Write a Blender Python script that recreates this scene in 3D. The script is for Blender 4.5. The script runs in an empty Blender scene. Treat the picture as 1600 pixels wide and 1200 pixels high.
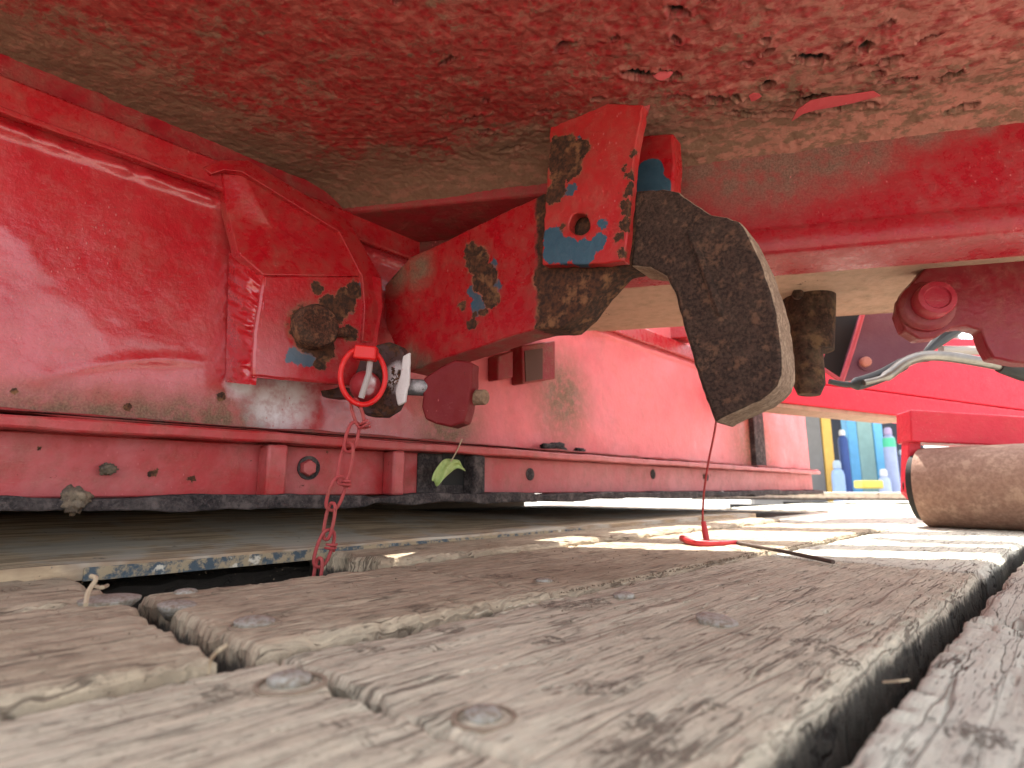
import bpy, math, random
import numpy as np
from mathutils import Vector, Matrix

# ------------------------------------------------------------------ camera, sky, sun, exposure
sc = bpy.context.scene
FPX = 900.0; CAM_H = 0.10; PITCH = math.atan(162 / FPX)
cam_data = bpy.data.cameras.new('camera'); cam = bpy.data.objects.new('camera', cam_data)
sc.collection.objects.link(cam); sc.camera = cam
cam.location = (0, 0, CAM_H); cam.rotation_euler = (math.pi / 2 + PITCH, 0, 0)
cam_data.sensor_width = 36; cam_data.lens = 36 * FPX / 1600
cam_data.clip_start = 0.005; cam_data.clip_end = 600
cam_data.dof.use_dof = True; cam_data.dof.focus_distance = 0.74; cam_data.dof.aperture_fstop = 6.5

SUN_EL = 61.0
SUN_DIR = Vector((0.25, 0.97, 0)).normalized()          # horizontal direction towards the sun
world = bpy.data.worlds.new('World'); sc.world = world; world.use_nodes = True
wn = world.node_tree; bg = wn.nodes['Background']
sky = wn.nodes.new('ShaderNodeTexSky'); sky.sky_type = 'NISHITA'; sky.sun_disc = False
sky.sun_elevation = math.radians(SUN_EL); sky.sun_rotation = math.atan2(SUN_DIR.x, SUN_DIR.y)
sky.air_density = 1.0; sky.dust_density = 3.0; sky.ozone_density = 1.0
hs = wn.nodes.new('ShaderNodeHueSaturation'); hs.inputs['Saturation'].default_value = 0.25; wn.links.new(sky.outputs[0], hs.inputs['Color'])   # hazy, nearly white sky
wn.links.new(hs.outputs[0], bg.inputs[0]); bg.inputs[1].default_value = 0.15
sun_d = bpy.data.lights.new('sun', 'SUN'); sun_d.energy = 3.2; sun_d.angle = math.radians(0.6); sun_d.color = (1, .95, .86)
sun = bpy.data.objects.new('sun', sun_d); sc.collection.objects.link(sun)
sdir = Vector((SUN_DIR.x * math.cos(math.radians(SUN_EL)), SUN_DIR.y * math.cos(math.radians(SUN_EL)), math.sin(math.radians(SUN_EL))))
sun.rotation_euler = (-sdir).to_track_quat('-Z', 'Y').to_euler(); sun.location = sdir * 20
sc.view_settings.view_transform = 'Standard'; sc.view_settings.look = 'None'
sc.view_settings.exposure = 2.3; sc.view_settings.gamma = 1

RNG = random.Random(7)
# ------------------------------------------------------------------ measuring helpers (pixels of the photo -> points on real planes)
CP, SP = math.cos(PITCH), math.sin(PITCH)
CAM = np.array([0, 0, CAM_H])
def ray(px, py):
    x = (px - 800) / FPX; y = -(py - 600) / FPX
    return np.array([x, CP - y * SP, SP + y * CP])
def onz(px, py, z=0.0):
    d = ray(px, py); return CAM + d * (z - CAM_H) / d[2]
def onplane(px, py, p, n):
    d = ray(px, py); return CAM + d * np.dot(p - CAM, n) / np.dot(d, n)
def ondepth(px, py, Y):
    d = ray(px, py); return CAM + d * Y / d[1]
# the long side beam: a vertical plane through P0 along WD, normal WN towards the camera
WD = ray(1640, 762); WD[2] = 0; WD /= np.linalg.norm(WD)
WN = np.array([WD[1], -WD[0], 0.0])
P0 = CAM + ray(0, 795) * 0.62 / ray(0, 795)[1]; P0[2] = 0
def wall(px, py, t=0.0): return onplane(px, py, P0 + WN * t, WN)
def wst(s, z, t=0.0): p = P0 + WD * s + WN * t; return np.array([p[0], p[1], z])
def ws(px, py, t=0.0): return float(np.dot(wall(px, py, t) - P0, WD))
ZC = 0.579
# arm / bracket plane
AN = np.array([0.60, 0.80, 0.0]); AC = 0.597
def arm(px, py, off=0.0): return onplane(px, py, AN * (AC + off), AN)
# cross beam: plane under the plate
BA = onz(590, 300, ZC); BB = onz(1600, 165, ZC)
BT = BB - BA; BT /= np.linalg.norm(BT); BM = np.array([-BT[1], BT[0], 0.0])
def beam(px, py, off=0.0): return onplane(px, py, BB + BM * off, BM)
# planks: (u, w) frame
UD = np.array([0.701, 0.713, 0]); UD /= np.linalg.norm(UD); LD = np.array([-UD[1], UD[0], 0])
DECK_ROT = math.atan2(UD[1], UD[0])
def uw(px, py, z=0.0): p = onz(px, py, z); return float(p @ UD), float(p @ LD)
def U3(u, w, z): return UD * u + LD * w + np.array([0, 0, z])

# ------------------------------------------------------------------ numpy noise
_perm = np.random.RandomState(3).permutation(256); _perm = np.concatenate([_perm] * 3)
_val = np.random.RandomState(5).uniform(-1, 1, 256)
def vnoise(x, y, z=0.0):
    x, y, z = np.broadcast_arrays(np.asarray(x, float), np.asarray(y, float), np.asarray(z, float))
    xi, yi, zi = np.floor(x).astype(int), np.floor(y).astype(int), np.floor(z).astype(int)
    xf, yf, zf = x - xi, y - yi, z - zi
    sm = lambda t: t * t * t * (t * (6 * t - 15) + 10)
    u, v, w = sm(xf), sm(yf), sm(zf)
    xi &= 255; yi &= 255; zi &= 255
    def h(a, b, c): return _val[_perm[_perm[_perm[(xi + a) & 255] + ((yi + b) & 255)] + ((zi + c) & 255)]]
    l = lambda a, b, t: a + (b - a) * t
    return l(l(l(h(0,0,0), h(1,0,0), u), l(h(0,1,0), h(1,1,0), u), v), l(l(h(0,0,1), h(1,0,1), u), l(h(0,1,1), h(1,1,1), u), v), w)
def fbm(x, y, z=0.0, o=4, g=0.5):
    r = 0; a = 1; f = 1
    for i in range(o):
        r = r + a * vnoise(np.asarray(x) * f + 17.3 * i, np.asarray(y) * f + 9.1 * i, np.asarray(z) * f + 3.7 * i); a *= g; f *= 2.03
    return r

# ------------------------------------------------------------------ object helpers
def tag(o, label=None, cat=None, group=None, kind=None):
    if label: o['label'] = label
    if cat: o['category'] = cat
    if group: o['group'] = group
    if kind: o['kind'] = kind
    return o
def empty(name, loc, label=None, cat=None, group=None, kind=None, rz=0):
    o = bpy.data.objects.new(name, None); sc.collection.objects.link(o); o.location = Vector(loc); o.rotation_euler = (0, 0, rz)
    o.empty_display_size = 0.02
    bpy.context.view_layer.update()
    return tag(o, label, cat, group, kind)
def world_loc(o):
    return o.matrix_world
def obj(name, verts, faces, mat, parent=None, smooth=35, bevel=0, seg=2, local=False, subsurf=0):
    """verts are world coordinates unless local"""
    me = bpy.data.meshes.new(name)
    V = np.asarray(verts, float)
    o = bpy.data.objects.new(name, me); sc.collection.objects.link(o)
    if parent is not None:
        o.parent = parent
        if not local:
            bpy.context.view_layer.update()
            M = np.array(parent.matrix_world.inverted())
            V = V @ M[:3, :3].T + M[:3, 3]
    me.from_pydata([tuple(v) for v in V], [], [tuple(int(i) for i in f) for f in faces])
    me.validate(); me.update()
    if mat: me.materials.append(mat)
    if smooth:
        me.shade_smooth(); me.set_sharp_from_angle(angle=math.radians(smooth))
    if bevel:
        b = o.modifiers.new('bevel', 'BEVEL'); b.width = bevel; b.segments = seg; b.limit_method = 'ANGLE'; b.angle_limit = math.radians(32)
        b.harden_normals = False
    if subsurf:
        s = o.modifiers.new('sub', 'SUBSURF'); s.levels = subsurf; s.render_levels = subsurf
    return o
def copy_tree(o, parent=None):
    c = o.copy(); sc.collection.objects.link(c)
    if parent is not None: c.parent = parent
    for ch in o.children: copy_tree(ch, c)
    return c

class MB:
    def __init__(s): s.v = []; s.f = []
    def add(s, v, f):
        k = len(s.v); s.v += [np.asarray(p, float) for p in v]; s.f += [tuple(i + k for i in q) for q in f]; return s
    def prism(s, front, back):
        n = len(front)
        return s.add(list(front) + list(back), [tuple(range(n))] + [tuple(range(2 * n - 1, n - 1, -1))] + [(i, n + i, n + (i + 1) % n, (i + 1) % n) for i in range(n)])
    def box(s, c, ax, ay, az):
        """c centre, ax/ay/az half vectors"""
        c, ax, ay, az = map(lambda q: np.asarray(q, float), (c, ax, ay, az))
        P = [c + i * ax + j * ay + k * az for i in (-1, 1) for j in (-1, 1) for k in (-1, 1)]
        return s.add(P, [(0, 1, 3, 2), (4, 6, 7, 5), (0, 4, 5, 1), (2, 3, 7, 6), (0, 2, 6, 4), (1, 5, 7, 3)])
    def tube(s, pts, r, n=10, cap=True, closed=False):
        pts = [np.asarray(p, float) for p in pts]; m = len(pts)
        rr = r if hasattr(r, '__len__') else [r] * m
        k = len(s.v); up = None
        for i, p in enumerate(pts):
            if closed: t = pts[(i + 1) % m] - pts[i - 1]
            else: t = pts[min(i + 1, m - 1)] - pts[max(i - 1, 0)]
            t = t / (np.linalg.norm(t) + 1e-12)
            if up is None:
                up = np.array([0, 0, 1.0]) if abs(t[2]) < .9 else np.array([1.0, 0, 0])
            a = up - t * np.dot(up, t); a /= np.linalg.norm(a) + 1e-12; b = np.cross(t, a); up = a
            for j in range(n):
                th = 2 * math.pi * j / n; s.v.append(p + rr[i] * (a * math.cos(th) + b * math.sin(th)))
        for i in range(m if closed else m - 1):
            i2 = (i + 1) % m
            for j in range(n):
                j2 = (j + 1) % n; s.f.append((k + i * n + j, k + i * n + j2, k + i2 * n + j2, k + i2 * n + j))
        if cap and not closed:
            s.f.append(tuple(k + j for j in range(n - 1, -1, -1))); s.f.append(tuple(k + (m - 1) * n + j for j in range(n)))
        return s
    def build(s, name, mat, parent=None, **kw): return obj(name, s.v, s.f, mat, parent, **kw)
def smoothline(pts, n=8, closed=False):
    P = [np.asarray(p, float) for p in pts]; m = len(P); out = []
    for i in range(m if closed else m - 1):
        if closed: a, b, c, d = P[i - 1], P[i], P[(i + 1) % m], P[(i + 2) % m]
        else: a, b, c, d = P[max(i - 1, 0)], P[i], P[i + 1], P[min(i + 2, m - 1)]
        for k in range(n):
            t = k / n
            out.append(.5 * ((2 * b) + (-a + c) * t + (2 * a - 5 * b + 4 * c - d) * t * t + (-a + 3 * b - 3 * c + d) * t ** 3))
    if not closed: out.append(P[-1])
    return out
def jag(poly, step=10, amp=1.5, seed=0, skip=()):
    """a closed outline in photo pixels with slightly uneven edges"""
    out = []; n = len(poly); r = np.random.RandomState(seed); L = 0
    for i in range(n):
        a = np.array(poly[i], float); b = np.array(poly[(i + 1) % n], float); d = b - a; l = np.linalg.norm(d); k = max(1, int(l / step))
        nn = np.array([-d[1], d[0]]) / (l + 1e-9)
        for j in range(k):
            t = j / k; e = 0 if j == 0 else amp * float(fbm((L + t * l) / 14.0, seed * 3.1, 0, 3))
            out.append(tuple(a + d * t + nn * e))
        L += l
    return out
def plate(name, poly, fn, off, T, n, mat, parent, bevel=.0012, step=12, amp=1.2, seed=0, cuts=None, **kw):
    """a plate cut to the outline `poly` lying in the plane fn(.., off), T thick along n (away)"""
    P = [fn(x, y, off) for x, y in jag(poly, step, amp, seed)]
    B = [p + n * T for p in P]
    return MB().prism(P, B).build(name, mat, parent, bevel=bevel, **kw)
def lathe(axis_p, axis_d, prof, n=32):
    """prof: list of (distance along, radius)"""
    axis_p = np.asarray(axis_p, float); d = np.asarray(axis_d, float); d = d / np.linalg.norm(d)
    a = np.array([0, 0, 1.0]) if abs(d[2]) < .9 else np.array([1.0, 0, 0]); a = a - d * np.dot(a, d); a /= np.linalg.norm(a); b = np.cross(d, a)
    V = []; Fc = []
    for (h, r) in prof:
        for j in range(n):
            th = 2 * math.pi * j / n; V.append(axis_p + d * h + r * (a * math.cos(th) + b * math.sin(th)))
    m = len(prof)
    for i in range(m - 1):
        for j in range(n):
            j2 = (j + 1) % n; Fc.append((i * n + j, i * n + j2, (i + 1) * n + j2, (i + 1) * n + j))
    Fc.append(tuple(range(n - 1, -1, -1))); Fc.append(tuple((m - 1) * n + j for j in range(n)))
    return V, Fc

# ------------------------------------------------------------------ materials
class M:
    def __init__(s, name):
        s.m = bpy.data.materials.new(name); s.m.use_nodes = True; s.t = s.m.node_tree; s.b = s.t.nodes['Principled BSDF']
        s.pos = s.t.nodes.new('ShaderNodeNewGeometry').outputs['Position']
        s.tc = s.t.nodes.new('ShaderNodeTexCoord').outputs['Object']
    def lk(s, a, b):
        if isinstance(a, bpy.types.NodeSocket): s.t.links.new(a, b)
        else:
            if b.type == 'RGBA' and hasattr(a, '__len__') and len(a) == 3: a = (*a, 1)
            b.default_value = a
    def nd(s, t): return s.t.nodes.new(t)
    def scale(s, v, k):
        n = s.nd('ShaderNodeMapping'); s.lk(v, n.inputs[0]); n.inputs['Scale'].default_value = k if hasattr(k, '__len__') else (k, k, k); return n.outputs[0]
    def rotz(s, v, a):
        n = s.nd('ShaderNodeMapping'); s.lk(v, n.inputs[0]); n.inputs['Rotation'].default_value = (0, 0, a); return n.outputs[0]
    def noise(s, sc_, det=4, rough=.55, v=None, dist=0, color=False):
        n = s.nd('ShaderNodeTexNoise'); s.lk(v or s.pos, n.inputs['Vector']); n.inputs['Scale'].default_value = sc_; n.inputs['Detail'].default_value = det
        n.inputs['Roughness'].default_value = rough; n.inputs['Distortion'].default_value = dist
        return n.outputs['Color'] if color else n.outputs['Fac']
    def vor(s, sc_, v=None, feat='F1', rnd=1, out='Distance'):
        n = s.nd('ShaderNodeTexVoronoi'); s.lk(v or s.pos, n.inputs['Vector']); n.feature = feat; n.inputs['Scale'].default_value = sc_; n.inputs['Randomness'].default_value = rnd
        return n.outputs[out]
    def ma(s, op, a, b=0.0, c=None):
        n = s.nd('ShaderNodeMath'); n.operation = op; s.lk(a, n.inputs[0]); s.lk(b, n.inputs[1])
        if c is not None: s.lk(c, n.inputs[2])
        return n.outputs[0]
    def step(s, x, lo, hi, a=0.0, b=1.0):
        n = s.nd('ShaderNodeMapRange'); s.lk(x, n.inputs[0]); n.inputs[1].default_value = lo; n.inputs[2].default_value = hi; n.inputs[3].default_value = a; n.inputs[4].default_value = b
        n.clamp = True; n.interpolation_type = 'SMOOTHSTEP' if lo < hi else 'LINEAR'; return n.outputs[0]
    def mix(s, f, a, b, mode='MIX'):
        n = s.nd('ShaderNodeMix'); n.data_type = 'RGBA'; n.blend_type = mode; s.lk(f, n.inputs[0]); s.lk(a, n.inputs[6]); s.lk(b, n.inputs[7]); return n.outputs[2]
    def mixf(s, f, a, b):
        n = s.nd('ShaderNodeMix'); n.data_type = 'FLOAT'; s.lk(f, n.inputs[0]); s.lk(a, n.inputs[2]); s.lk(b, n.inputs[3]); return n.outputs[0]
    def sep(s, v):
        n = s.nd('ShaderNodeSeparateXYZ'); s.lk(v, n.inputs[0]); return n.outputs
    def vadd(s, a, b, k=1.0):
        n = s.nd('ShaderNodeVectorMath'); n.operation = 'MULTIPLY_ADD'; s.lk(b, n.inputs[0]); n.inputs[1].default_value = (k, k, k); s.lk(a, n.inputs[2]); return n.outputs[0]
    def jitter(s, sc_=90, amp=.01, det=8):
        n = s.nd('ShaderNodeVectorMath'); n.operation = 'SUBTRACT'; s.lk(s.noise(sc_, det, .72, color=True), n.inputs[0]); n.inputs[1].default_value = (.5, .5, .5)
        return s.vadd(s.pos, n.outputs[0], amp * 2)
    def blobs(s, jv, lst, soft=.12):
        """1 inside any of the (centre, radius) patches, edge broken up by the jittered position jv; soft=None gives the raw distance ratio"""
        cur = None
        for c, r in lst:
            n = s.nd('ShaderNodeVectorMath'); n.operation = 'DISTANCE'; s.lk(jv, n.inputs[0]); n.inputs[1].default_value = tuple(float(q) for q in c)
            d = s.ma('DIVIDE', n.outputs['Value'], float(r))
            cur = d if cur is None else s.ma('SMOOTH_MIN', cur, d, .25)
        return cur if soft is None else s.step(cur, 1 + soft / 2, 1 - soft / 2)
    def dot(s, v):
        n = s.nd('ShaderNodeVectorMath'); n.operation = 'DOT_PRODUCT'; s.lk(s.pos, n.inputs[0]); n.inputs[1].default_value = tuple(float(q) for q in v); return n.outputs['Value']
    def normal_z(s):
        g = s.nd('ShaderNodeNewGeometry'); return s.sep(g.outputs['Normal'])[2]
    def bump(s, h, st=.5, dist=.001, nrm=None):
        n = s.nd('ShaderNodeBump'); s.lk(h, n.inputs['Height']); n.inputs['Strength'].default_value = st; n.inputs['Distance'].default_value = dist
        if nrm is not None: s.lk(nrm, n.inputs['Normal'])
        return n.outputs[0]
    def out(s, col=None, rough=None, nrm=None, metal=None, spec=None, coat=None, coatr=None):
        for k, v in (('Base Color', col), ('Roughness', rough), ('Normal', nrm), ('Metallic', metal), ('Specular IOR Level', spec), ('Coat Weight', coat), ('Coat Roughness', coatr)):
            if v is not None: s.lk(v, s.b.inputs[k])
        return s.m

def rust_layers(m, dark=(.028, .014, .010), mid=(.085, .032, .016), light=(.19, .085, .04), sc_=160):
    a = m.noise(sc_, 6, .65); b = m.noise(sc_ * .25, 4, .6)
    c = m.mix(m.step(a, .38, .62), dark, mid); c = m.mix(m.step(b, .52, .7), c, light)
    return c, a
def paint(name, red=(.50, .012, .022), dust=.35, rough=.28, blobs_rust=(), blobs_blue=(), blobs_white=(), blobs_dust=(), chips=0.0, peel=.35, orange=.6, jamp=.012, jsc=70,
          faded=0.0, dust_col=(.30, .19, .12), extra_rust=None, chalk=(.62, .12, .12), grime_under=None, far_chalk=None):
    red = (red[0] * .74, red[1] * .42, red[2] * .55) if red[0] > 2.2 * red[1] + .1 else red
    dust_col = tuple(q * .72 for q in dust_col); chalk = (chalk[0] * .78, chalk[1] * .55, chalk[2] * .6)
    m = M(name); jv = m.jitter(jsc, jamp)
    n1 = m.noise(9, 5, .6); n2 = m.noise(60, 6, .65); n3 = m.noise(420, 3, .6); n4 = m.noise(24, 5, .6)
    col = m.mix(m.step(n4, .2, .85), red, tuple(min(1, q * 1.15 + .003) for q in red))
    col = m.mix(m.ma('MULTIPLY', m.step(n1, .35, .75), faded), col, chalk)
    ro = m.mixf(m.step(n2, .4, .7), rough, rough + .18)
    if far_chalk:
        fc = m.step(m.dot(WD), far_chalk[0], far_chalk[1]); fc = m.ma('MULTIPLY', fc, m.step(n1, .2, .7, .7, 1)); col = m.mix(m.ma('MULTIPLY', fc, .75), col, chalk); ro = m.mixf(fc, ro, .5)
    # dust film and specks
    dm = m.ma('MULTIPLY', m.step(m.ma('ADD', m.ma('MULTIPLY', n4, .6), m.ma('MULTIPLY', n2, .5)), .42, .86), dust)
    if blobs_dust:
        dm = m.ma('MAXIMUM', dm, m.ma('MULTIPLY', m.blobs(jv, blobs_dust, 1.2), m.step(n2, .25, .6, .45, .95)))
    spk = m.step(m.noise(900, 2, .5), .66, .74); spk = m.ma('MULTIPLY', spk, m.step(n4, .45, .65, .1, .6))
    dm = m.ma('MAXIMUM', dm, m.ma('MULTIPLY', spk, min(1, dust * 1.6)))
    if grime_under is not None:      # dirt that gathers near a given height
        z = m.sep(m.pos)[2]; g = m.step(m.ma('ADD', z, m.ma('MULTIPLY', m.ma('SUBTRACT', n2, .5), .03)), grime_under[0], grime_under[1]); dm = m.ma('MAXIMUM', dm, m.ma('MULTIPLY', g, grime_under[2]))
    col = m.mix(dm, col, m.mix(m.step(n3, .35, .65), dust_col, tuple(q * .6 for q in dust_col)))
    ro = m.mixf(dm, ro, .85)
    if blobs_white:
        wm = m.ma('MULTIPLY', m.blobs(jv, blobs_white, .9), m.step(n2, .3, .6, .5, 1)); col = m.mix(wm, col, (.72, .66, .68)); ro = m.mixf(wm, ro, .6)
    sv = m.noise(1, 3, .5, v=m.scale(m.rotz(m.pos, .9), (16, 16, 260))); sl = m.step(m.ma('ABSOLUTE', m.ma('SUBTRACT', sv, .5)), .006, .001); sl = m.ma('MULTIPLY', sl, m.step(m.noise(22, 4, .6), .54, .64))
    sp2 = m.step(m.noise(310, 4, .7), .655, .69); sp2 = m.ma('MULTIPLY', sp2, m.step(m.noise(13, 4, .6), .42, .6)); col = m.mix(m.ma('MULTIPLY', sp2, .8), col, (.07, .028, .02)); ro = m.mixf(sp2, ro, .85)
    col = m.mix(m.ma('MULTIPLY', sl, .55), col, (.36, .16, .13))
    dv = m.vor(150, m.scale(m.pos, (1, 1, .55))); dr = m.ma('MULTIPLY', m.step(dv, .17, .08), m.step(m.noise(10, 4, .6), .50, .62)); col = m.mix(m.ma('MULTIPLY', dr, .8), col, (.50, .12, .12))
    rc, rn = rust_layers(m)
    cm = m.step(m.noise(38, 7, .72), .70 - chips * .2, .715 - chips * .2)
    if chips <= 0: cm = m.ma('MULTIPLY', cm, 0.0)
    height = m.ma('ADD', m.ma('MULTIPLY', n2, .35), m.ma('MULTIPLY', m.noise(28, 3, .5), orange))
    bm = None
    if blobs_blue:
        bm = m.blobs(jv, blobs_blue, .05); col = m.mix(bm, col, m.mix(n2, (.022, .060, .105), (.05, .105, .14))); ro = m.mixf(bm, ro, .5)
    rm = cm
    if blobs_rust:
        raw = m.blobs(jv, blobs_rust, None); rm = m.ma('MAXIMUM', cm, m.step(raw, .99, .95)); rim = m.step(raw, 1.10, 1.02)
        col = m.mix(m.ma('MULTIPLY', rim, m.step(n2, .3, .6)), col, m.mix(n3, (.34, .055, .03), (.30, .15, .09))); stain = m.step(raw, 1.9, 1.0); col = m.mix(m.ma('MULTIPLY', m.ma('MULTIPLY', stain, n2), .5), col, (.12, .035, .02)); ro = m.mixf(rim, ro, .7)
    if extra_rust is not None: rm = m.ma('MAXIMUM', rm, extra_rust(m, jv))
    col = m.mix(rm, col, rc); ro = m.mixf(rm, ro, .9)
    lay = m.ma('MULTIPLY', rm, -1.2)
    nb = m.bump(m.ma('ADD', lay, m.ma('MULTIPLY', m.ma('MULTIPLY', rm, rn), 1.2)), peel, .002)
    nb = m.bump(height, .18 + dust * .15, .004, nb); nb = m.bump(m.ma('ADD', m.noise(120, 4, .6), m.ma('MULTIPLY', dr, .6)), .42, .0014, nb)
    nb = m.bump(m.ma('MULTIPLY', dm, n3), .45, .0012, nb)
    if far_chalk: rm = m.ma('MAXIMUM', rm, fc)
    ct = m.ma('MULTIPLY', m.ma('SUBTRACT', 1.0, m.ma('MAXIMUM', rm, dm)), .85 if rough < .2 else 0.0)
    return m.out(col, ro, nb, spec=.32, coat=ct, coatr=max(.08, rough + .03))
def rusty(name, dust=.3, dark=(.030, .017, .013), mid=(.07, .033, .02), light=(.15, .075, .04), dust_col=(.30, .20, .13), sc_=170, bs=.8):
    m = M(name); rc, rn = rust_layers(m, dark, mid, light, sc_)
    n2 = m.noise(30, 6, .65); n3 = m.noise(700, 3, .6)
    d = m.ma('MULTIPLY', m.step(n2, .4, .75), dust)
    pits = m.step(m.noise(450, 3, .6), .62, .72)
    d = m.ma('MAXIMUM', d, m.ma('MULTIPLY', pits, min(1, dust * 1.5)))
    col = m.mix(d, rc, dust_col)
    nb = m.bump(rn, bs, .003); nb = m.bump(n3, .5 * bs, .001, nb)
    return m.out(col, .9, nb, spec=.25)
def flat(name, col, rough=.5, metal=0, var=.07, sc_=9, bump=.2):
    m = M(name); n = m.noise(sc_, 5, .6)
    c = m.mix(m.step(n, .3, .7), tuple(q * (1 - var) for q in col), tuple(min(1, q * (1 + var)) for q in col))
    return m.out(c, m.mixf(n, rough, min(1, rough + .15)), m.bump(n, bump, .002), metal=metal)

PITS = [(1265, 1003, .012), (1305, 1018, .010), (1325, 1030, .007), (1260, 1040, .007), (880, 945, .022), (930, 940, .014), (980, 934, .010), (860, 1000, .012), (575, 1014, .010), (700, 985, .012), (650, 960, .012), (940, 1075, .012), (1010, 1130, .010), (1050, 1170, .012), (1160, 990, .006), (1420, 1072, .008), (1450, 1078, .006), (1515, 1140, .012), (1555, 1160, .009), (980, 1180, .014), (1120, 1100, .008), (660, 870, .02), (780, 905, .02), (350, 1090, .010)]
def wood(name, base=(.30, .245, .19), dark=(.10, .072, .052), grey=0.0, dirt=.5, near_fade=None, crack=1.0):
    """weathered deck board; object coordinates: x along the grain"""
    m = M(name); info = m.nd('ShaderNodeObjectInfo').outputs['Random']
    o = m.nd('ShaderNodeCombineXYZ'); m.lk(m.ma('MULTIPLY', info, 13.0), o.inputs[0]); m.lk(m.ma('MULTIPLY', info, 7.0), o.inputs[1])
    v = m.vadd(m.tc, o.outputs[0], 1.0)
    wob = m.noise(9, 3, .5, v=v, color=True)
    vw = m.vadd(v, wob, .006)
    fib = m.noise(1, 5, .65, v=m.scale(vw, (30, 700, 90)))           # fibres
    fib2 = m.noise(1, 5, .6, v=m.scale(vw, (5, 120, 20)))           # growth bands
    chk = m.noise(1, 4, .6, v=m.scale(vw, (60, 700, 90)))            # short drying checks
    big = m.noise(9, 5, .6, v=v); mot = m.noise(70, 6, .7, v=v); fine = m.noise(900, 3, .65, v=v)
    ck = m.noise(1, 4, .55, v=m.scale(vw, (5, 62, 10))); line = m.ma('ABSOLUTE', m.ma('SUBTRACT', ck, .5)); crk = m.step(line, .016, .003)
    crk = m.ma('MULTIPLY', crk, m.step(m.noise(16, 4, .6, v=v), .45, .56))
    ckc = m.noise(1, 5, .6, v=m.scale(vw, (90, 22, 10))); linec = m.ma('ABSOLUTE', m.ma('SUBTRACT', ckc, .5)); crc = m.step(linec, .018, .003)
    crc = m.ma('MULTIPLY', crc, m.step(m.noise(17, 4, .6, v=v), .60, .68))
    chm = m.step(chk, .58, .66); chm = m.ma('MULTIPLY', chm, m.step(mot, .42, .6))
    pit = m.step(m.noise(330, 5, .7, v=m.scale(v, (1, 1.8, 1))), .60, .70); pit = m.ma('MULTIPLY', pit, m.step(big, .42, .6))
    allc = m.ma('MAXIMUM', m.ma('MAXIMUM', crk, m.ma('MULTIPLY', crc, .8)), m.ma('MAXIMUM', m.ma('MULTIPLY', chm, .75), pit))
    lg = m.noise(1, 2, .4, v=m.scale(vw, (1.4, 48, 8))); lgl = m.step(m.ma('ABSOLUTE', m.ma('SUBTRACT', lg, .52)), .010, .002); allc = m.ma('MAXIMUM', allc, m.ma('MULTIPLY', lgl, .55))
    allc = m.ma('MULTIPLY', allc, crack)
    pj = m.jitter(90, .02); pm = m.blobs(pj, [(onz(x, y), q) for x, y, q in PITS], None); pm = m.step(pm, 1.15, .7); pn = m.step(m.noise(1, 6, .75, v=m.scale(vw, (130, 330, 160))), .49, .53); allc = m.ma('MAXIMUM', allc, m.ma('MULTIPLY', pm, pn))
    col = m.mix(m.step(fib, .3, .7), tuple(q * .62 for q in base), tuple(q * 1.22 for q in base))
    col = m.mix(m.ma('MULTIPLY', m.step(fib2, .42, .68), .4), col, tuple(q * .6 for q in base))
    gcol = (.58, .56, .475)
    col = m.mix(m.ma('MULTIPLY', m.step(mot, .3, .6, .5, 1), grey), col, gcol)
    dm = m.ma('MULTIPLY', m.step(m.ma('ADD', m.ma('MULTIPLY', big, .6), m.ma('MULTIPLY', mot, .4)), .44, .62), dirt)
    col = m.mix(dm, col, (.25, .18, .115)); col = m.mix(m.ma('MULTIPLY', m.step(fine, .35, .7), .25), col, tuple(q * .5 for q in base))
    col = m.mix(m.ma('MULTIPLY', allc, .8), col, dark)
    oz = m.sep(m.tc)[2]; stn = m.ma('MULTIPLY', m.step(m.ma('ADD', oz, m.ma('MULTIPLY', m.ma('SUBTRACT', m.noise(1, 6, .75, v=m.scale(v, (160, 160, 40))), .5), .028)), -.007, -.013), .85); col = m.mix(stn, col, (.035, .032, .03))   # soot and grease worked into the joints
    h = m.ma('ADD', m.ma('MULTIPLY', fib, .4), m.ma('MULTIPLY', mot, .6)); h = m.ma('ADD', h, m.ma('MULTIPLY', stn, m.noise(700, 2, .6))); h = m.ma('ADD', h, m.ma('MULTIPLY', fine, .35)); h = m.ma('SUBTRACT', h, m.ma('MULTIPLY', allc, 1.5))
    nb = m.bump(h, .9, .0013)
    return m.out(col, .88, nb, spec=.25)

# ------------------------------------------------------------------ SETTING: ground and timber deck
mg = M('yard_gravel'); gcol = mg.mix(mg.noise(.5, 8, .6), (.22, .20, .175), (.34, .32, .28))
mat_ground = mg.out(gcol, .95, mg.bump(mg.noise(25, 5, .7), .5, .02))
gn = 24; xs = np.linspace(-150, 150, gn)
gv = [(x, y, -.95) for y in xs for x in xs]; gf = [(i * gn + j, i * gn + j + 1, (i + 1) * gn + j + 1, (i + 1) * gn + j) for i in range(gn - 1) for j in range(gn - 1)]
tag(obj('ground', gv, gf, mat_ground), 'pale gravel yard below the trailer deck', None, None, 'structure')

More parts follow.
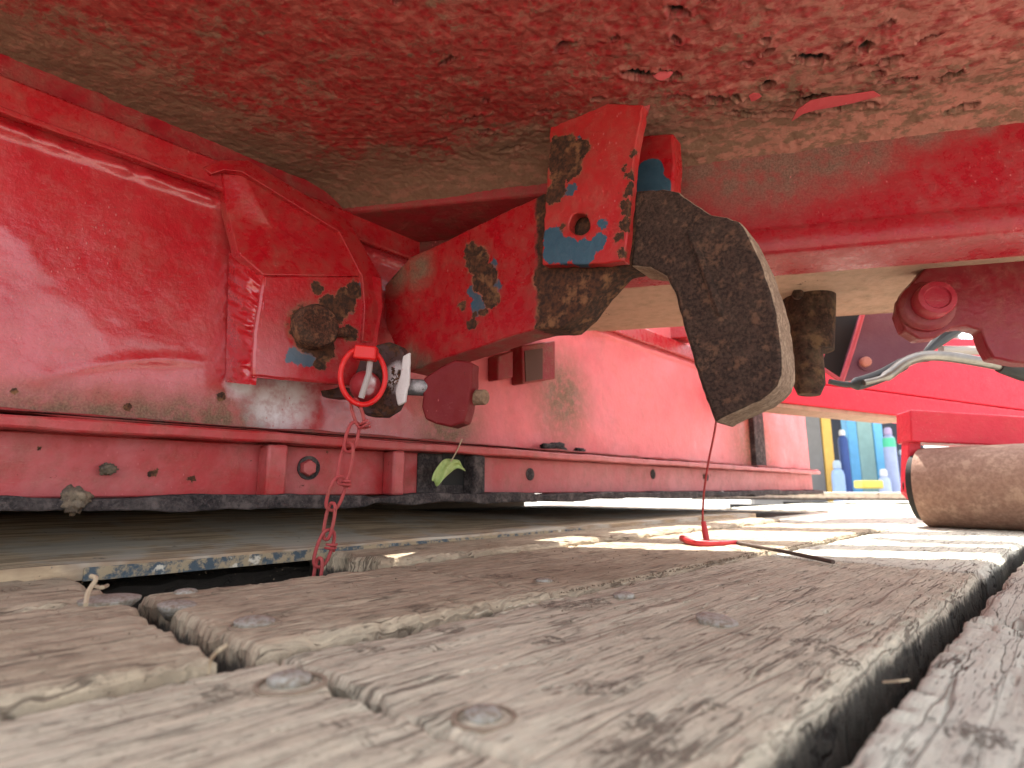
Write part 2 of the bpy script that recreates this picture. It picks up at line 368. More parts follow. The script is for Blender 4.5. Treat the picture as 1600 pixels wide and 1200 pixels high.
deck = empty('wooden_deck', (0, 0, 0), 'weathered timber trailer deck with bolted planks', None, None, 'structure', DECK_ROT)
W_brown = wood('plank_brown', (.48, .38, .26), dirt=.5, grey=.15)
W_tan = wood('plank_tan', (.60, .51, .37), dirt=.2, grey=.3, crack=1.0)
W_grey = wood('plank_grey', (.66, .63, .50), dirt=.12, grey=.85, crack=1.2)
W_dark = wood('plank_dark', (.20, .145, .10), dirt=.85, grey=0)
def plank(u0, u1, w0, w1, z=0.0, thk=.045, mat=W_tan, seed=0, cell=.003, r=.006, wob=.003, rough_ends=.004, tear=None, relief=.0008):
    nu = max(8, int((u1 - u0) / cell)); nw = max(6, int((w1 - w0) / cell))
    a = np.linspace(0, 1, nu); b = np.linspace(0, 1, nw)
    # finer rows at the edges
    A, B = np.meshgrid(a, b, indexing='ij')
    Ub = u0 + (u1 - u0) * A
    e0 = w0 + wob * fbm(Ub * 9, seed * 7.7, 1, 4); e1 = w1 + wob * fbm(Ub * 9, seed * 5.1 + 40, 2, 4)
    Wv = e0 + (e1 - e0) * B
    s0 = u0 + rough_ends * fbm(Wv * 30, seed * 3.3, 5, 4); s1 = u1 + rough_ends * fbm(Wv * 30, seed * 2.3 + 9, 6, 4)
    Uv = s0 + (s1 - s0) * A
    de = np.minimum(np.minimum(Wv - e0, e1 - Wv), np.minimum(Uv - s0, s1 - Uv) * 1.3)
    rr = r * (1 + .5 * fbm(Uv * 25, Wv * 25, seed, 3))
    q = np.clip(1 - de / rr, 0, 1); Zv = z - rr * (1 - np.sqrt(np.clip(1 - q * q, 0, 1))) * .95
    Zv += relief * fbm(Uv * 7, Wv * 70, seed, 4) + relief * .6 * fbm(Uv * 40, Wv * 90, seed + 3, 3)
    # long grain grooves worn in
    g = np.abs(fbm(Uv * 2.0 + .1 * fbm(Uv * 9, Wv * 9, 2, 2), Wv * 40, seed + 11, 2)); Zv -= .0022 * np.clip(1 - g / .05, 0, 1) * np.clip(fbm(Uv * 8, Wv * 8, seed + 4, 2) + .35, 0, 1)
    # fuzzy broken edge
    edge = np.clip(1 - de / .02, 0, 1); Zv -= edge * .0035 * np.clip(fbm(Uv * 80, Wv * 80, seed + 7, 3) + .2, 0, 1)
    if tear is not None: Zv, Wv, Uv = tear(Uv, Wv, Zv)
    V = np.stack([Uv, Wv, Zv], -1).reshape(-1, 3)
    idx = np.arange(nu * nw).reshape(nu, nw)
    Q = np.stack([idx[:-1, :-1], idx[1:, :-1], idx[1:, 1:], idx[:-1, 1:]], -1).reshape(-1, 4)
    rim = np.concatenate([idx[:, 0], idx[-1, 1:], idx[-2::-1, -1], idx[0, -2:0:-1]])
    ring = [V]; faces = [Q]; prev = rim; base = len(V); m = len(rim)
    for k in range(1, 7):
        R = V[rim].copy(); d = thk * k / 6; R[:, 2] = R[:, 2] - (R[:, 2] - (z - thk)) * (k / 6)
        R[:, 0] += .002 * fbm(R[:, 0] * 120, R[:, 1] * 120, R[:, 2] * 120, 3); R[:, 1] += .002 * fbm(R[:, 0] * 120 + 5, R[:, 1] * 120, R[:, 2] * 120, 3)
        ring.append(R); cur = base + np.arange(m); faces.append(np.stack([prev, cur, np.roll(cur, -1), np.roll(prev, -1)], -1)[:, ::-1]); prev = cur; base += m
    V = np.concatenate(ring); Fc = np.concatenate(faces)
    me = bpy.data.meshes.new('plank'); me.from_pydata(V.tolist(), [], Fc.tolist()); me.materials.append(mat); me.shade_smooth(); me.set_sharp_from_angle(angle=math.radians(60))
    o = bpy.data.objects.new('plank', me); sc.collection.objects.link(o); o.parent = deck
    return o
# D: broad light plank in the middle; E right; B front left; A brown left; C brown centre; F/G behind; far planks
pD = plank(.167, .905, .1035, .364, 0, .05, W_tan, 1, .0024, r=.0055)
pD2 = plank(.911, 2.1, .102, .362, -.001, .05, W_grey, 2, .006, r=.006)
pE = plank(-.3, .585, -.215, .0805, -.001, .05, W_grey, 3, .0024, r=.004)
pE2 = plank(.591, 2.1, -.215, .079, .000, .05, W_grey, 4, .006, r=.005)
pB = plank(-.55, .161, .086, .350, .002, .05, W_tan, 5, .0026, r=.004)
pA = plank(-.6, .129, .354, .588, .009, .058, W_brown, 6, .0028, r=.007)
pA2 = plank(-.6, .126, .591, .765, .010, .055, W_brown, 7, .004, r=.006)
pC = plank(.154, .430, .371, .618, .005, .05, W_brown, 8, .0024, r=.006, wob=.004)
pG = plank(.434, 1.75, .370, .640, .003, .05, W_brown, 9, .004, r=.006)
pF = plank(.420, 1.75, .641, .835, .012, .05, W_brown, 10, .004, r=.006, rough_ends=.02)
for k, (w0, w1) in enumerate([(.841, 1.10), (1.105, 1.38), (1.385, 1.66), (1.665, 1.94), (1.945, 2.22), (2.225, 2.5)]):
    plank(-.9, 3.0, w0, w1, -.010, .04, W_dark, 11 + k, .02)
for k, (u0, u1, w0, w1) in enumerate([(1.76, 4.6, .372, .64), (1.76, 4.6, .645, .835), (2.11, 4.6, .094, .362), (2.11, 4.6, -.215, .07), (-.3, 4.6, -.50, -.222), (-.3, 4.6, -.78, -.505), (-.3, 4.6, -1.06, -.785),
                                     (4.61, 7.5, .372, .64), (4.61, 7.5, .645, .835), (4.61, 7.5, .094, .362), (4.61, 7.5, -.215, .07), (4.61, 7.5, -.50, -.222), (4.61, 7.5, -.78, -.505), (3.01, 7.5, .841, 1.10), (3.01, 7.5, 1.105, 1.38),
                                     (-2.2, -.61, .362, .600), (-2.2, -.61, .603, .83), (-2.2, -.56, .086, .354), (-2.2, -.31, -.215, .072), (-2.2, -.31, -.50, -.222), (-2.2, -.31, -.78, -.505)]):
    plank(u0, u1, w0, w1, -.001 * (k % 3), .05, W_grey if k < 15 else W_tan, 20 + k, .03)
# steel bearers under the planks
mat_black = flat('near_black', (.018, .017, .016), .8)  # black of the roller ends; also darkens the deck gaps and openings
tb = empty('trailer_frame', (0, 1, -.95), 'dark steel frame carrying the timber deck', 'trailer', None, None)
mb = MB()
for uu in (-1.9, -.9, .06, 1.0, 2.0, 3.0, 4.2, 5.6, 7.0): MB().box(U3(uu, .3, -.10), UD * .04, LD * 2.2, (0, 0, .045)).build('bearer', mat_black, tb, smooth=0)
for ww in (-1.02, 0.0, 1.62): MB().box(U3(2.6, ww, -.24), UD * 4.8, LD * .05, (0, 0, .09)).build('side_rail', mat_black, tb, smooth=0)
MB().box(U3(2.6, .3, -.36), UD * 4.8, LD * 1.3, (0, 0, .02)).build('underdeck_blocker', mat_black, tb, smooth=0)  # unseen sheet added below so the deck gaps stay dark

# bolts in the planks
mat_bolt = M('worn_zinc'); _n = mat_bolt.noise(300, 5, .6)
mat_bolt = mat_bolt.out(mat_bolt.mix(mat_bolt.step(_n, .4, .65), (.34, .32, .28), (.21, .165, .12)), .6, mat_bolt.bump(_n, .5, .001), metal=.1)
def deck_bolt(px, py, par, r=.014, z=0.0, tilt=(0, 0), h=.0035, name='bolt_head'):
    p = onz(px, py, z)
    prof = [(-.01, r * .5), (-.001, r * .98), (h * .35, r), (h * .75, r * .8), (h, r * .45), (h * 1.05, r * .02)]
    V, Fc = lathe(p, (tilt[0], tilt[1], 1), prof, 28)
    return obj(name, V, Fc, mat_bolt, par, smooth=60)
deck_bolt(1120, 970, pD, .0155, .001, (.12, -.1)); deck_bolt(755, 1117, pD, .0085, .001, (0, 0), .003)
deck_bolt(452, 1062, pB, .011, .003, (0, .1), .004); deck_bolt(398, 973, pC, .014, .005, (.05, 0), .004); deck_bolt(278, 947, pC, .015, .005, (.1, 0))
deck_bolt(290, 926, pC, .010, .005); deck_bolt(850, 908, pG, .009, .003, (0, .1), .003); deck_bolt(172, 937, pA, .022, .010, (0, 0), .003)
deck_bolt(975, 931, pD, .010, .001)
mat_collar = flat('recess_shade_ring', (.23, .17, .12), .9, sc_=200)  # brown rings stand for the shading around the recessed bolts
for px, py, par, R_, z in ((757, 1119, pD, .0135, .001), (455, 1066, pB, .0165, .003), (400, 976, pC, .017, .005)):
    c = onz(px, py, z); MB().tube([c + np.array([math.cos(a) * R_, math.sin(a) * R_, -.0008]) for a in np.linspace(0, 2 * math.pi, 24, endpoint=False)], .0014, 6, closed=True).build('bolt_recess_ring', mat_collar, par)

# the steel ramp plate lying across the gap
m_ = M('worn_ramp_plate'); nn1 = m_.noise(1, 6, .6, v=m_.scale(m_.rotz(m_.pos, -DECK_ROT), (10, 60, 30))); nn2 = m_.noise(80, 5, .7)
nn3 = m_.noise(1, 5, .6, v=m_.scale(m_.rotz(m_.pos, -DECK_ROT), (2.5, 130, 30)))
rc = m_.mix(m_.step(m_.ma('ADD', m_.ma('MULTIPLY', nn1, .4), m_.ma('MULTIPLY', nn3, .6)), .40, .60), (.20, .13, .08), (.62, .47, .30)); rc = m_.mix(m_.ma('MULTIPLY', m_.step(m_.noise(7, 4, .6), .45, .6), .7), rc, (.46, .46, .42))
rc = m_.mix(m_.step(nn2, .63, .70), rc, (.06, .08, .09))
rc = m_.mix(.2, rc, (.62, .47, .30))
mat_plate = m_.out(rc, .92, m_.bump(nn1, .6, .002))
m_ = M('chipped_plate_edge'); e1_ = m_.noise(60, 6, .7); e2_ = m_.noise(34, 4, .6)
rc = m_.mix(m_.step(e1_, .42, .56), (.055, .08, .10), (.33, .26, .16)); rc = m_.mix(m_.step(e2_, .6, .66), rc, (.58, .54, .44))
mat_pedge = m_.out(rc, .7, m_.bump(e1_, .7, .003))
rp = empty('ramp_plate', U3(.5, .9, 0), 'long scuffed plate with chipped blue grey edge lying under the red beam', 'plate')
def strip(u0, u1, w0, w1, z0, z1, n=80, amp=.0015, seed=0):
    top = []; 
    us = np.linspace(u0, u1, n); wv = w0 + amp * fbm(us * 25, seed, 0, 4)
    F_ = [U3(u, w, z1) for u, w in zip(us, wv)] + [U3(u1, w1, z1), U3(u0, w1, z1)]
    return F_, [p + np.array([0, 0, z0 - z1]) for p in F_]
us_ = np.linspace(-1.0, 1.9, 160); prof_ = [(.7705, -.0165, 0), (.7705, 0, 0), (.80, 0, .03), (.86, 0, .22), (.93, 0, .52), (1.0, 0, .82), (1.05, 0, 1), (1.6, 0, 1.02), (1.6, -.02, 1.02)]
Vp = []
for u_ in us_:
    hh = .042 * min(1, max(0, (1.25 - u_) / .7)); e_ = .0015 * float(fbm(u_ * 25, 3, 0, 4))
    for (w_, dz, q_) in prof_: Vp.append(U3(u_, w_ + e_, .020 + dz + hh * q_ + (.0012 * float(fbm(u_ * 9, w_ * 14, 2, 3)) if dz == 0 else 0)))
np_ = len(prof_); Fp = [(i * np_ + j, (i + 1) * np_ + j, (i + 1) * np_ + j + 1, i * np_ + j + 1) for i in range(len(us_) - 1) for j in range(np_ - 1)]
obj('plate_top', Vp, Fp, mat_plate, rp, smooth=40)   # back shaped to rise, catching light and hiding the dark gap under the rail
f_, b_ = strip(.135, 1.0, .7665, .7700, .0025, .0165, amp=.0009, seed=8); MB().prism(f_, b_).build('plate_edge', mat_pedge, rp, bevel=.0006, smooth=30)

rg = np.random.RandomState(12); gm = MB()
def crumb(p, q):
    A_ = rg.uniform(.6, 1.3, (6, 1)) * q * np.array([(1, 0, 0), (-1, 0, 0), (0, 1, 0), (0, -1, 0), (0, 0, .8), (0, 0, -.6)]); gm.add([p + a for a in A_], [(0, 2, 4), (2, 1, 4), (1, 3, 4), (3, 0, 4), (2, 0, 5), (1, 2, 5), (3, 1, 5), (0, 3, 5)])
for _ in range(1500):
    u_, w_ = rg.uniform(.18, 1.5), rg.uniform(.11, .82)
    if fbm(u_ * 14, w_ * 14, 3, 3) < .1: continue
    crumb(U3(u_, w_, .0135 if (w_ > .645 and u_ > .44) else (.0062 if w_ > .372 and u_ < .43 else (.004 if w_ > .372 else .0012))), rg.uniform(.0003, .0011))
for _ in range(500):
    u_ = rg.uniform(.44, 1.5); crumb(U3(u_, .3675 + rg.normal(0, .003), .002), rg.uniform(.0006, .0016))
for _ in range(260):
    u_ = rg.uniform(-.5, .12); crumb(U3(u_, rg.uniform(.36, .75), .0145), rg.uniform(.0004, .0011))
tag(gm.build('grit', flat('grit', (.20, .15, .10), .9, sc_=200, var=.4), deck, smooth=0), None, None, None, 'stuff')
for _ in range(26):       # splinters lifted from the board surface
    u_, w_ = rg.uniform(.2, .8), rg.choice([.105, .112, .36, rg.uniform(.12, .35)]); L_ = rg.uniform(.006, .018); a_ = rg.normal(0, .25)
    p_ = U3(u_, w_, .0003); d_ = UD * math.cos(a_) + LD * math.sin(a_)
    MB().tube([p_, p_ + d_ * L_ * .5 + np.array([0, 0, L_ * .06]), p_ + d_ * L_ + np.array([0, 0, L_ * .16])], [.0007, .0005, .0001], 5).build('splinter', W_tan, pD)

# ------------------------------------------------------------------ MACHINE FRAME
frame = empty('machine_frame', tuple(wst(0, 0, 0)), 'glossy red steel frame with rusted plate overhead, standing over the timber deck', 'machine')
k = lambda x, y, t=.0: wall(x, y, t)
wb = lambda lst, t=0.0: [(wall(x, y, t), r) for x, y, r in lst]
R_far = dict()
def dim_far(m, jv): return 0
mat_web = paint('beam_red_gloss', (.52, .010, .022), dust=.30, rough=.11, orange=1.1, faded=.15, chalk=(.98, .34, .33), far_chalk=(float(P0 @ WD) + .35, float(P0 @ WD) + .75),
                blobs_white=[(wall(440, 625), .045), (wall(380, 600), .02)], blobs_rust=[(wall(60, 735, .01), .006), (wall(165, 735, .01), .008), (wall(235, 740, .01), .006), (wall(20, 612), .004), (wall(345, 620), .006), (wall(200, 636), .005)],
                blobs_dust=[(wall(x, 655), .035) for x in range(-20, 420, 60)] + [(wall(700, 660), .08), (wall(880, 620), .10), (wall(1180, 700), .2)], jamp=.008)
SEND = ws(1262, 700)
def slab(name, s0, s1, z0, z1, t0, t1, mat, bevel=.002, par=frame, n=1, amp=0, seed=0):
    """box in the beam's frame: t towards the camera"""
    ss = np.linspace(s0, s1, max(2, n + 1))
    za = z0 + (amp * fbm(ss * 18, seed, 0, 4) if amp else 0 * ss); zb = z1 + (amp * fbm(ss * 18, seed + 50, 0, 4) if amp else 0 * ss)
    Fr = [wst(s, z, t1) for s, z in zip(ss, za)] + [wst(s, z, t1) for s, z in zip(ss[::-1], zb[::-1])]
    Bk = [wst(s, z, t0) for s, z in zip(ss, za)] + [wst(s, z, t0) for s, z in zip(ss[::-1], zb[::-1])]
    return MB().prism(Fr, Bk).build(name, mat, par, bevel=bevel, smooth=40)
# web as a gently dented sheet
def web_sheet():
    s = np.concatenate([np.linspace(-1.2, -.1, 20), np.linspace(-.08, 1.2, 260), np.linspace(1.22, SEND, 60)]); z = np.linspace(.088, .60, 120)
    S, Zz = np.meshgrid(s, z, indexing='ij')
    T = .0016 * fbm(S * 5, Zz * 5, 1, 3) + .0007 * fbm(S * 22, Zz * 22, 4, 3)
    # shallow buckle line towards the left
    line = .215 + .05 * np.sin(S * 9); T += .0022 * np.exp(-((Zz - line) / .006) ** 2) * np.clip(1 - abs(S - .12) / .12, 0, 1)
    # weld bead under the top flange
    bead = np.exp(-((Zz - .497) / .006) ** 2) * .006 * (1 + .4 * fbm(S * 60, Zz * 8, 2, 2)); T += bead
    X = P0[0] + WD[0] * S + WN[0] * T; Y = P0[1] + WD[1] * S + WN[1] * T
    V = np.stack([X, Y, Zz], -1).reshape(-1, 3); n1, n2 = S.shape; idx = np.arange(n1 * n2).reshape(n1, n2)
    Q = np.stack([idx[:-1, :-1], idx[1:, :-1], idx[1:, 1:], idx[:-1, 1:]], -1).reshape(-1, 4)
    o = obj('beam_web', V, Q, mat_web, frame, smooth=0); o.data.shade_smooth()
    return o
web = web_sheet()
mat_flange = paint('flange_red', (.48, .014, .022), dust=.45, rough=.2, orange=.4, faded=.3, chips=.1)
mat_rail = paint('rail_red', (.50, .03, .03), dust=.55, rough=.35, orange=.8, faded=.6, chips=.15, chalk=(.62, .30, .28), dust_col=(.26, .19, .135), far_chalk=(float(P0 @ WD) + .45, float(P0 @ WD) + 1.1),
                 blobs_rust=wb([(166, 735, .005), (238, 740, .005), (60, 700, .003), (300, 750, .004), (828, 742, .010), (1020, 740, .012), (1100, 745, .01)], .012))
mat_rail_dirt = paint('rail_lip_dirty', (.33, .05, .04), dust=1.0, rough=.6, orange=.8, chips=.3, dust_col=(.17, .125, .10), jamp=.02)
mat_lip = rusty('oily_grit', .6, (.02, .017, .018), (.05, .04, .04), (.10, .08, .075), (.13, .105, .10), 240)
slab('top_flange', -1.2, SEND, .508, .552, 0.0015, .016, mat_flange, .004, n=40, amp=.0008)
slab('rail_flange', -1.2, SEND - .01, .160, .174, .0015, .048, mat_rail, .003, n=160, amp=.0012, seed=2)
slab('rail_flange_grit', -1.2, SEND - .015, .1745, .181, .004, .043, mat_rail_dirt, .002, n=160, amp=.002, seed=5)
slab('rail_channel', -1.2, SEND - .02, .089, .1595, .002, .012, mat_rail, .002, n=60)
lo = slab('rail_lip', -1.2, SEND - .03, .0735, .0885, .0015, .060, mat_lip, .002, n=700, amp=.0034, seed=9)
mat_blocker = flat('blocker_brown', (.20, .14, .095), .95)
slab('light_block_box', -1.2, SEND, .10, .60, -1.75, -.004, mat_blocker, 0)  # unseen box added behind the web to block the sun
slab('gap_block', -1.2, SEND - .2, -.03, .11, -1.72, -1.60, mat_blocker, 0)  # added block, hides the bright ground seen under the rail
# stiffeners between the flanges of the rail
for (xa, xb) in ((418, 450), (616, 634), (742, 760)):
    a_, b_2 = ws(xa, 740, .046), ws(xb, 740, .046)
    slab('stiffener', a_, b_2, .0885, .1598, .0125, .044, mat_rail if xa < 700 else mat_lip, .004, n=3, amp=.002, seed=xa)
# darker pocket back; a black sheet paints the unlit inside of the square opening
slab('pocket_plate', ws(652, 740, .014), ws(738, 740, .014), .0885, .1598, .0123, .0145, mat_lip, .001)
def dark_sheet(px0, px1, py0, py1, t): 
    a = [wall(px0, py0, t), wall(px1, py0, t), wall(px1, py1, t), wall(px0, py1, t)]
    return MB().prism(a, [p - WN * .001 for p in a]).build('opening_dark_sheet', mat_black, frame, smooth=0)
dark_sheet(692, 730, 708, 758, .0162)
# bolt on the rail
def disc_on(p, n, r, h, mat, name, par, sides=24, dome=.3):
    V, Fc = lathe(p, n, [(-.004, r * 1.0), (0, r), (h * .7, r), (h, r * (1 - dome)), (h * 1.02, r * .01)], sides); return obj(name, V, Fc, mat, par, smooth=40)
disc_on(wall(482, 731, .0125), WN, .0175, .003, mat_lip, 'bolt_washer', frame)
disc_on(wall(480, 731, .0155), WN, .0125, .008, mat_rail, 'rail_bolt', frame, 6, .15)
for x_, y_ in ((828, 741), (1020, 741), (1104, 745)):
    disc_on(wall(x_, y_, .012), WN, .013, .002, mat_lip, 'rail_plug', frame, 20)
slab('end_rib', ws(1172, 700), ws(1188, 700), .181, .44, .001, .02, mat_lip, .002)
# top plate fillet strip above the flange (recessed, dusty)
mat_upper = paint('upper_strip_red', (.36, .012, .02), dust=.7, rough=.4, chips=.12, dust_col=(.24, .16, .10))
slab('upper_strip', -1.2, ws(930, 490), .5535, .60, .002, .006, mat_upper, .001, n=40, amp=.001)
slab('flange_groove_bead', -1.2, ws(335, 300, .016), .5065, .5125, .0162, .019, mat_flange, .0015, n=80, amp=.0018, seed=4)
# square tube stubs on the far web
mat_tube = paint('stub_red', (.30, .02, .025), dust=.8, rough=.5, dust_col=(.30, .19, .12))
for poly, T in (([(815, 540), (868, 532), (868, 592), (818, 600)], .035), ([(778, 556), (802, 548), (802, 590), (778, 594)], .03)):
    a = [wall(x, y, T) for x, y in poly]; MB().prism(a, [p - WN * (T - .001) for p in a]).build('tube_stub', mat_tube, frame, bevel=.003)
a = [wall(x, y, .037) for x, y in [(820, 548), (848, 544), (848, 592), (822, 596)]]; MB().prism(a, [p - WN * .0015 for p in a]).build('stub_mouth', flat('stub_inside', (.09, .035, .025), .8), frame, smooth=0)

# ---- gusset box with the pivot pin, welded on the web
OFF = .085
bolt_c = wall(487, 513, OFF)
jr = [(wall(487, 515, OFF), .034), (wall(520, 485, OFF), .022), (wall(540, 470, OFF), .018), (wall(556, 452, OFF), .014), (wall(505, 545, OFF), .020), (wall(500, 568, OFF), .010), (wall(545, 520, OFF), .012), (wall(521, 422, OFF), .004), (wall(495, 452, OFF), .01)]
jb = [(wall(462, 556, OFF), .014), (wall(482, 562, OFF), .012), (wall(543, 478, OFF), .012), (wall(563, 446, OFF), .006)]
mat_box = paint('gusset_red', (.50, .010, .020), dust=.30, rough=.16, orange=.5, blobs_rust=jr, blobs_blue=jb, jamp=.018, jsc=55, faded=.1)
mat_boxup = paint('gusset_upper_red', (.46, .010, .018), dust=.50, rough=.22, orange=.6, faded=.1)
g_ = empty('tmp', (0, 0, 0)); bpy.data.objects.remove(g_)
gus_face = plate('gusset_face', [(412, 430), (560, 432), (572, 428), (597, 432), (600, 480), (592, 530), (588, 606), (395, 588), (398, 520)], wall, OFF, .01, -WN, mat_box, frame, .003, 14, .6, 3)
# upper slanted face from the box front back to the web
def q3(name, pts, mat, thick, n, bevel=.002, par=frame, sub=0):
    a = [np.asarray(p, float) for p in pts]; return MB().prism(a, [p + np.asarray(n) * thick for p in a]).build(name, mat, par, bevel=bevel)
up = [wall(345, 262, .018), wall(380, 272, .035), wall(532, 366, .055), wall(566, 432, OFF - .001), wall(412, 430, OFF - .001), wall(372, 395, .05), wall(355, 330, .02)]
cen = sum(up) / len(up)
MB().add(up + [cen - WN * .004] + [p - WN * .02 for p in up] + [cen - WN * .03], [(i, (i + 1) % 7, 7) for i in range(7)] + [(8 + (i + 1) % 7, 8 + i, 15) for i in range(7)] + [(i, 8 + i, 8 + (i + 1) % 7, (i + 1) % 7) for i in range(7)]).build('gusset_slope', mat_boxup, frame, bevel=.002, smooth=50)
# raised rim along the top and right of the gusset
rim_out = [(318, 262), (345, 250), (388, 250), (545, 345), (594, 430), (600, 480), (590, 534)]
rim_in = [(330, 272), (352, 265), (378, 268), (530, 362), (566, 432), (570, 480), (566, 534)]
rt = [.018, .024, .032, .052, .080, .082, .082]; ri = [.024, .034, .044, .064, .0905, .0915, .0915]
fo = [wall(x, y, t) for (x, y), t in zip(rim_out, rt)]; fi = [wall(x, y, t) for (x, y), t in zip(rim_in, ri)]
bo = [p - WN * (t + .0) for p, t in zip(fo, rt)]; bi = [p - WN * min(.03, t - .002) for p, t in zip(fi, ri)]
n = len(fo); V = fo + fi + bo + bi; Fc = []
for i in range(n - 1):
    Fc += [(i, i + 1, n + i + 1, n + i), (i + 1, i, 2 * n + i, 2 * n + i + 1), (n + i, n + i + 1, 3 * n + i + 1, 3 * n + i), (2 * n + i, 3 * n + i, 3 * n + i + 1, 2 * n + i + 1)]
Fc += [(0, n, 3 * n, 2 * n), (n - 1, 3 * n - 1, 4 * n - 1, 2 * n - 1)]
obj('gusset_rim', V, Fc, mat_boxup, frame, bevel=.0012, smooth=30)
# weld flank on the left: lumpy glossy seam from the web to the face
mat_weld = paint('weld_red', (.52, .012, .022), dust=.2, rough=.1, orange=1.2)
ny, nx = 60, 14; V = []
for i in range(ny):
    f = i / (ny - 1)
    for j in range(nx):
        g = j / (nx - 1); y0_ = 394 + 40 * g; yy = y0_ + f * (597 - y0_) + (5 * g if f > .9 else 0); px = 358 - 6 * f + g * (58 - 10 * f) ; t = OFF * (g ** .8)
        t += .006 * float(fbm(f * 20, g * 4, 3, 4)) * (1 if g < .9 else .3) + .008 * math.sin(g * math.pi)
        base = wall(365 + (412 - 365) * g - f * 6, yy, 0)
        p = wall(px, yy, max(.001, t)); V.append(p)
Fc = [(i * nx + j, i * nx + j + 1, (i + 1) * nx + j + 1, (i + 1) * nx + j) for i in range(ny - 1) for j in range(nx - 1)]
ow = obj('weld_flank', V, Fc, mat_weld, frame, smooth=0); ow.data.shade_smooth()
# filler between flank top and slope / floor of the box so that it is closed from the side
q3('gusset_floor', [wall(372, 590, .003), wall(395, 590, OFF - .002), wall(586, 606, OFF - .002), wall(586, 592, .003)], mat_box, .006, (0, 0, 1), .001)
mat_pinrust = rusty('pin_rust', .12, (.03, .013, .010), (.10, .036, .02), (.20, .085, .045), sc_=260)
V, Fc = lathe(bolt_c, WN, [(-.02, .030), (0, .031), (.020, .0305), (.024, .027), (.0245, .012), (.0235, .010), (.0235, .001)], 40); pv = obj('pivot_pin_head', V, Fc, mat_pinrust, frame, smooth=40)
MB().tube([bolt_c + WN * .012 + WD * .026 - np.array([0, 0, .002]), bolt_c + WN * .006 + WD * .052 + np.array([0, 0, .002])], [.0075, .0065], 10).build('roll_pin', mat_pinrust, pv)

# ---- overhead plate: corroded sheet with holes and scabs
holes = [(1057, 17, 22, 13, 15), (880, 70, 20, 8, -20), (1055, 62, 12, 6, 30), (1000, 118, 34, 9, 8), (1045, 118, 26, 8, 5), (1268, 92, 32, 12, 0), (1200, 80, 14, 6, -30), (1168, 100, 12, 6, 20), (1200, 132, 14, 9, -20),
         (1120, 155, 24, 8, 5), (1195, 62, 8, 8, 0), (1352, 75, 14, 9, -30), (1390, 92, 26, 6, -22), (1485, 119, 26, 6, -20), (1400, 125, 34, 4, -5), (1372, 115, 14, 5, 0), (1265, 156, 34, 8, -12), (1320, 165, 60, 6, -5), (1225, 178, 60, 4, -2), (1235, 150, 30, 4, -10), (1450, 60, 26, 3, -22), (1330, 108, 18, 4, -25), (1160, 178, 36, 3, 4), (1060, 150, 24, 3, 6), (960, 60, 10, 3, -30), (1500, 160, 30, 3, -12),
         (700, 92, 16, 5, -35), (740, 187, 16, 4, -20), (680, 222, 20, 3, -8), (800, 233, 22, 3, -10), (760, 208, 12, 4, 0), (935, 153, 14, 3, -10), (850, 175, 14, 4, -15), (1320, 70, 16, 5, -30), (1385, 38, 14, 5, -20), (620, 0, 10, 6, 0), (1110, -2, 10, 5, 0), (1150, 152, 12, 5, 20), (760, 158, 8, 3, 0)]
def ceil_pt(px, py): return onz(px, py, ZC)
